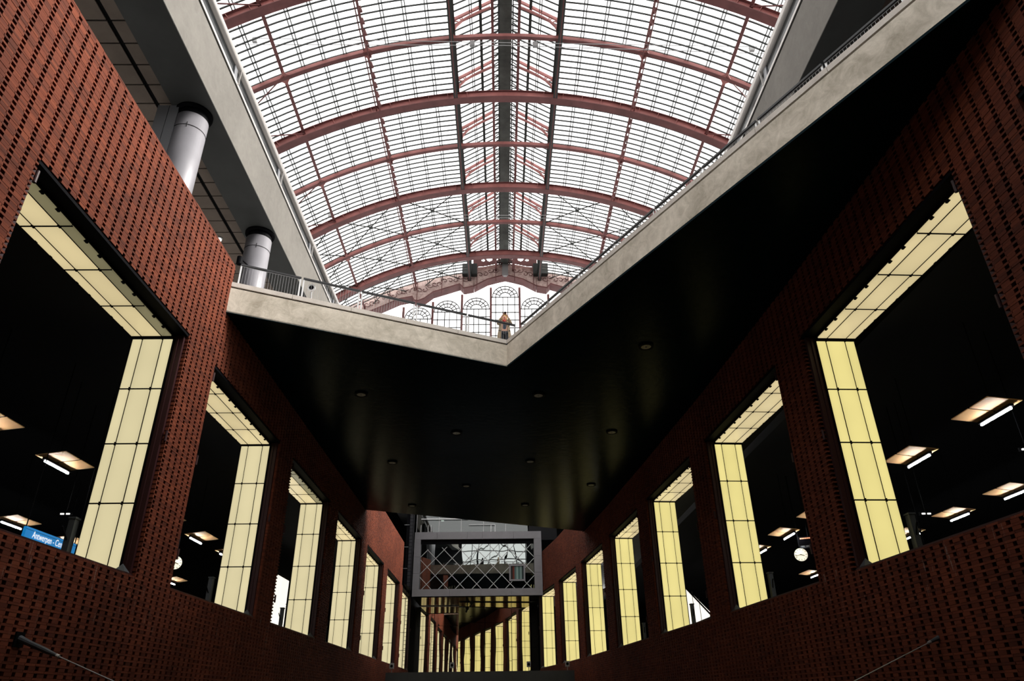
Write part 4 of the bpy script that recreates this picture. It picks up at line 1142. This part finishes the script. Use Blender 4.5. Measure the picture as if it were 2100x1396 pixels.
Br = [.13, .12, .13, .055, .085, .075, .06, .048, .03, .03, .06, .048, .03, .03, .085, .06, .042, .035, .085, .06, .042, .035]
skinned('body', Bv, Be, Br, 'skin', pe)
# fingers gripping the camera
for sx in (-1, 1):
    for k in range(4):
        z = 1.535-.018*k
        skinned('finger', [(sx*.055, -.335, z), (sx*.062, -.375, z+.004), (sx*.035, -.405, z+.006), (sx*.012, -.405, z+.004)], [(0, 1), (1, 2), (2, 3)], [.011, .0095, .009, .008], 'skin', pe, 1)
    skinned('thumb', [(sx*.06, -.32, 1.49), (sx*.05, -.31, 1.515), (sx*.025, -.315, 1.525)], [(0, 1), (1, 2)], [.012, .011, .009], 'skin', pe, 1)
skinned('top', [(0, 0, .93), (0, 0, 1.12), (0, .01, 1.30), (0, 0, 1.38)], [(0, 1), (1, 2), (2, 3)], [(.16, .13), (.15, .12), (.17, .13), (.08, .07)], 'top', pe)
skinned('trousers', [(0, 0, .95), (.09, 0, .86), (.10, -.02, .48), (.10, .02, .12), (-.09, 0, .86), (-.10, -.02, .48), (-.10, .02, .12)], [(0, 1), (1, 2), (2, 3), (0, 4), (4, 5), (5, 6)], [.15, .11, .085, .075, .11, .085, .075], 'trousers', pe)
for sx in (-1, 1):
    skinned('sleeve', [(sx*.13, .0, 1.38), (sx*.18, 0, 1.36), (sx*.25, -.13, 1.20), (sx*.13, -.26, 1.42)], [(0, 1), (1, 2), (2, 3)], [.085, .085, .07, .05], 'coat', pe)
# open coat: a sheet wrapped round the back and sides
cv = MB(); n_ = 20; lev = [(1.42, .13, .11), (1.36, .21, .14), (1.15, .21, .16), (.95, .24, .19), (.70, .27, .22), (.48, .29, .24)]
for off in (0, .02):
    for (z, rx, ry) in lev:
        for k in range(n_+1):
            t = math.radians(-58)+math.radians(296)*k/n_; w_ = 1+.05*math.sin(k*2.3)*(1.5-z)
            cv.v.append(((rx-off)*w_*math.cos(t), .01+(ry-off)*w_*math.sin(t), z))
N1 = (n_+1)*len(lev)
for l in range(len(lev)-1):
    for k in range(n_):
        a = l*(n_+1)+k; cv.f += [(a, a+1, a+n_+2, a+n_+1), (N1+a, N1+a+n_+1, N1+a+n_+2, N1+a+1)]
    for a in (l*(n_+1), l*(n_+1)+n_): cv.f.append((a, a+n_+1, N1+a+n_+1, N1+a))
for k in range(n_):
    a = (len(lev)-1)*(n_+1)+k; cv.f.append((a, a+1, N1+a+1, N1+a)); cv.f.append((k, k+1, N1+k+1, N1+k))
add('coat', cv.mesh('coat', True), 'coat', pe)
skinned('hair', [(0, .04, 1.66), (0, .07, 1.58), (0, .08, 1.47), (.07, .03, 1.60), (-.07, .03, 1.60), (.085, .02, 1.47), (-.085, .02, 1.47), (0, -.04, 1.69)], [(0, 1), (1, 2), (0, 3), (0, 4), (3, 5), (4, 6), (0, 7)], [.085, .09, .06, .055, .055, .04, .04, .06], 'hair', pe)
skinned('scarf', [(-.07, -.04, 1.41), (0, -.09, 1.40), (.07, -.04, 1.41), (0, -.11, 1.30)], [(0, 1), (1, 2), (1, 3)], [.03, .032, .03, .02], 'red', pe, 1)
for sx in (-1, 1):
    add('ear', MB().tube([(sx*.078, 0, 1.57), (sx*.09, .005, 1.57)], [.03, .022], 10), 'skin', pe)
    add('eye', MB().tube([(sx*.032, -.105, 1.585), (sx*.032, -.115, 1.585)], .011, 8), 'black', pe)
add('nose', MB().tube([(0, -.10, 1.585), (0, -.13, 1.55), (0, -.10, 1.54)], [.008, .016, .01], 8), 'skin', pe)
add('mouth', MB().tube([(-.022, -.10, 1.515), (0, -.108, 1.512), (.022, -.10, 1.515)], .006, 6), 'red', pe)
pc = thing('hand_camera', 'small dark camera held up to the face of the person at the corner', 'camera', (.16, 23.2, 13.15), math.radians(4))
add('camera_body', MB().box((-.06, -.39, 1.50), (.06, -.33, 1.575)), 'black', pc); add('lens', MB().tube([(0, -.39, 1.535), (0, -.47, 1.535)], .033, 16), 'black', pc)
for o in bpy.data.objects:
    if o.type == 'MESH' and o.data.name.startswith('tmp'): pass
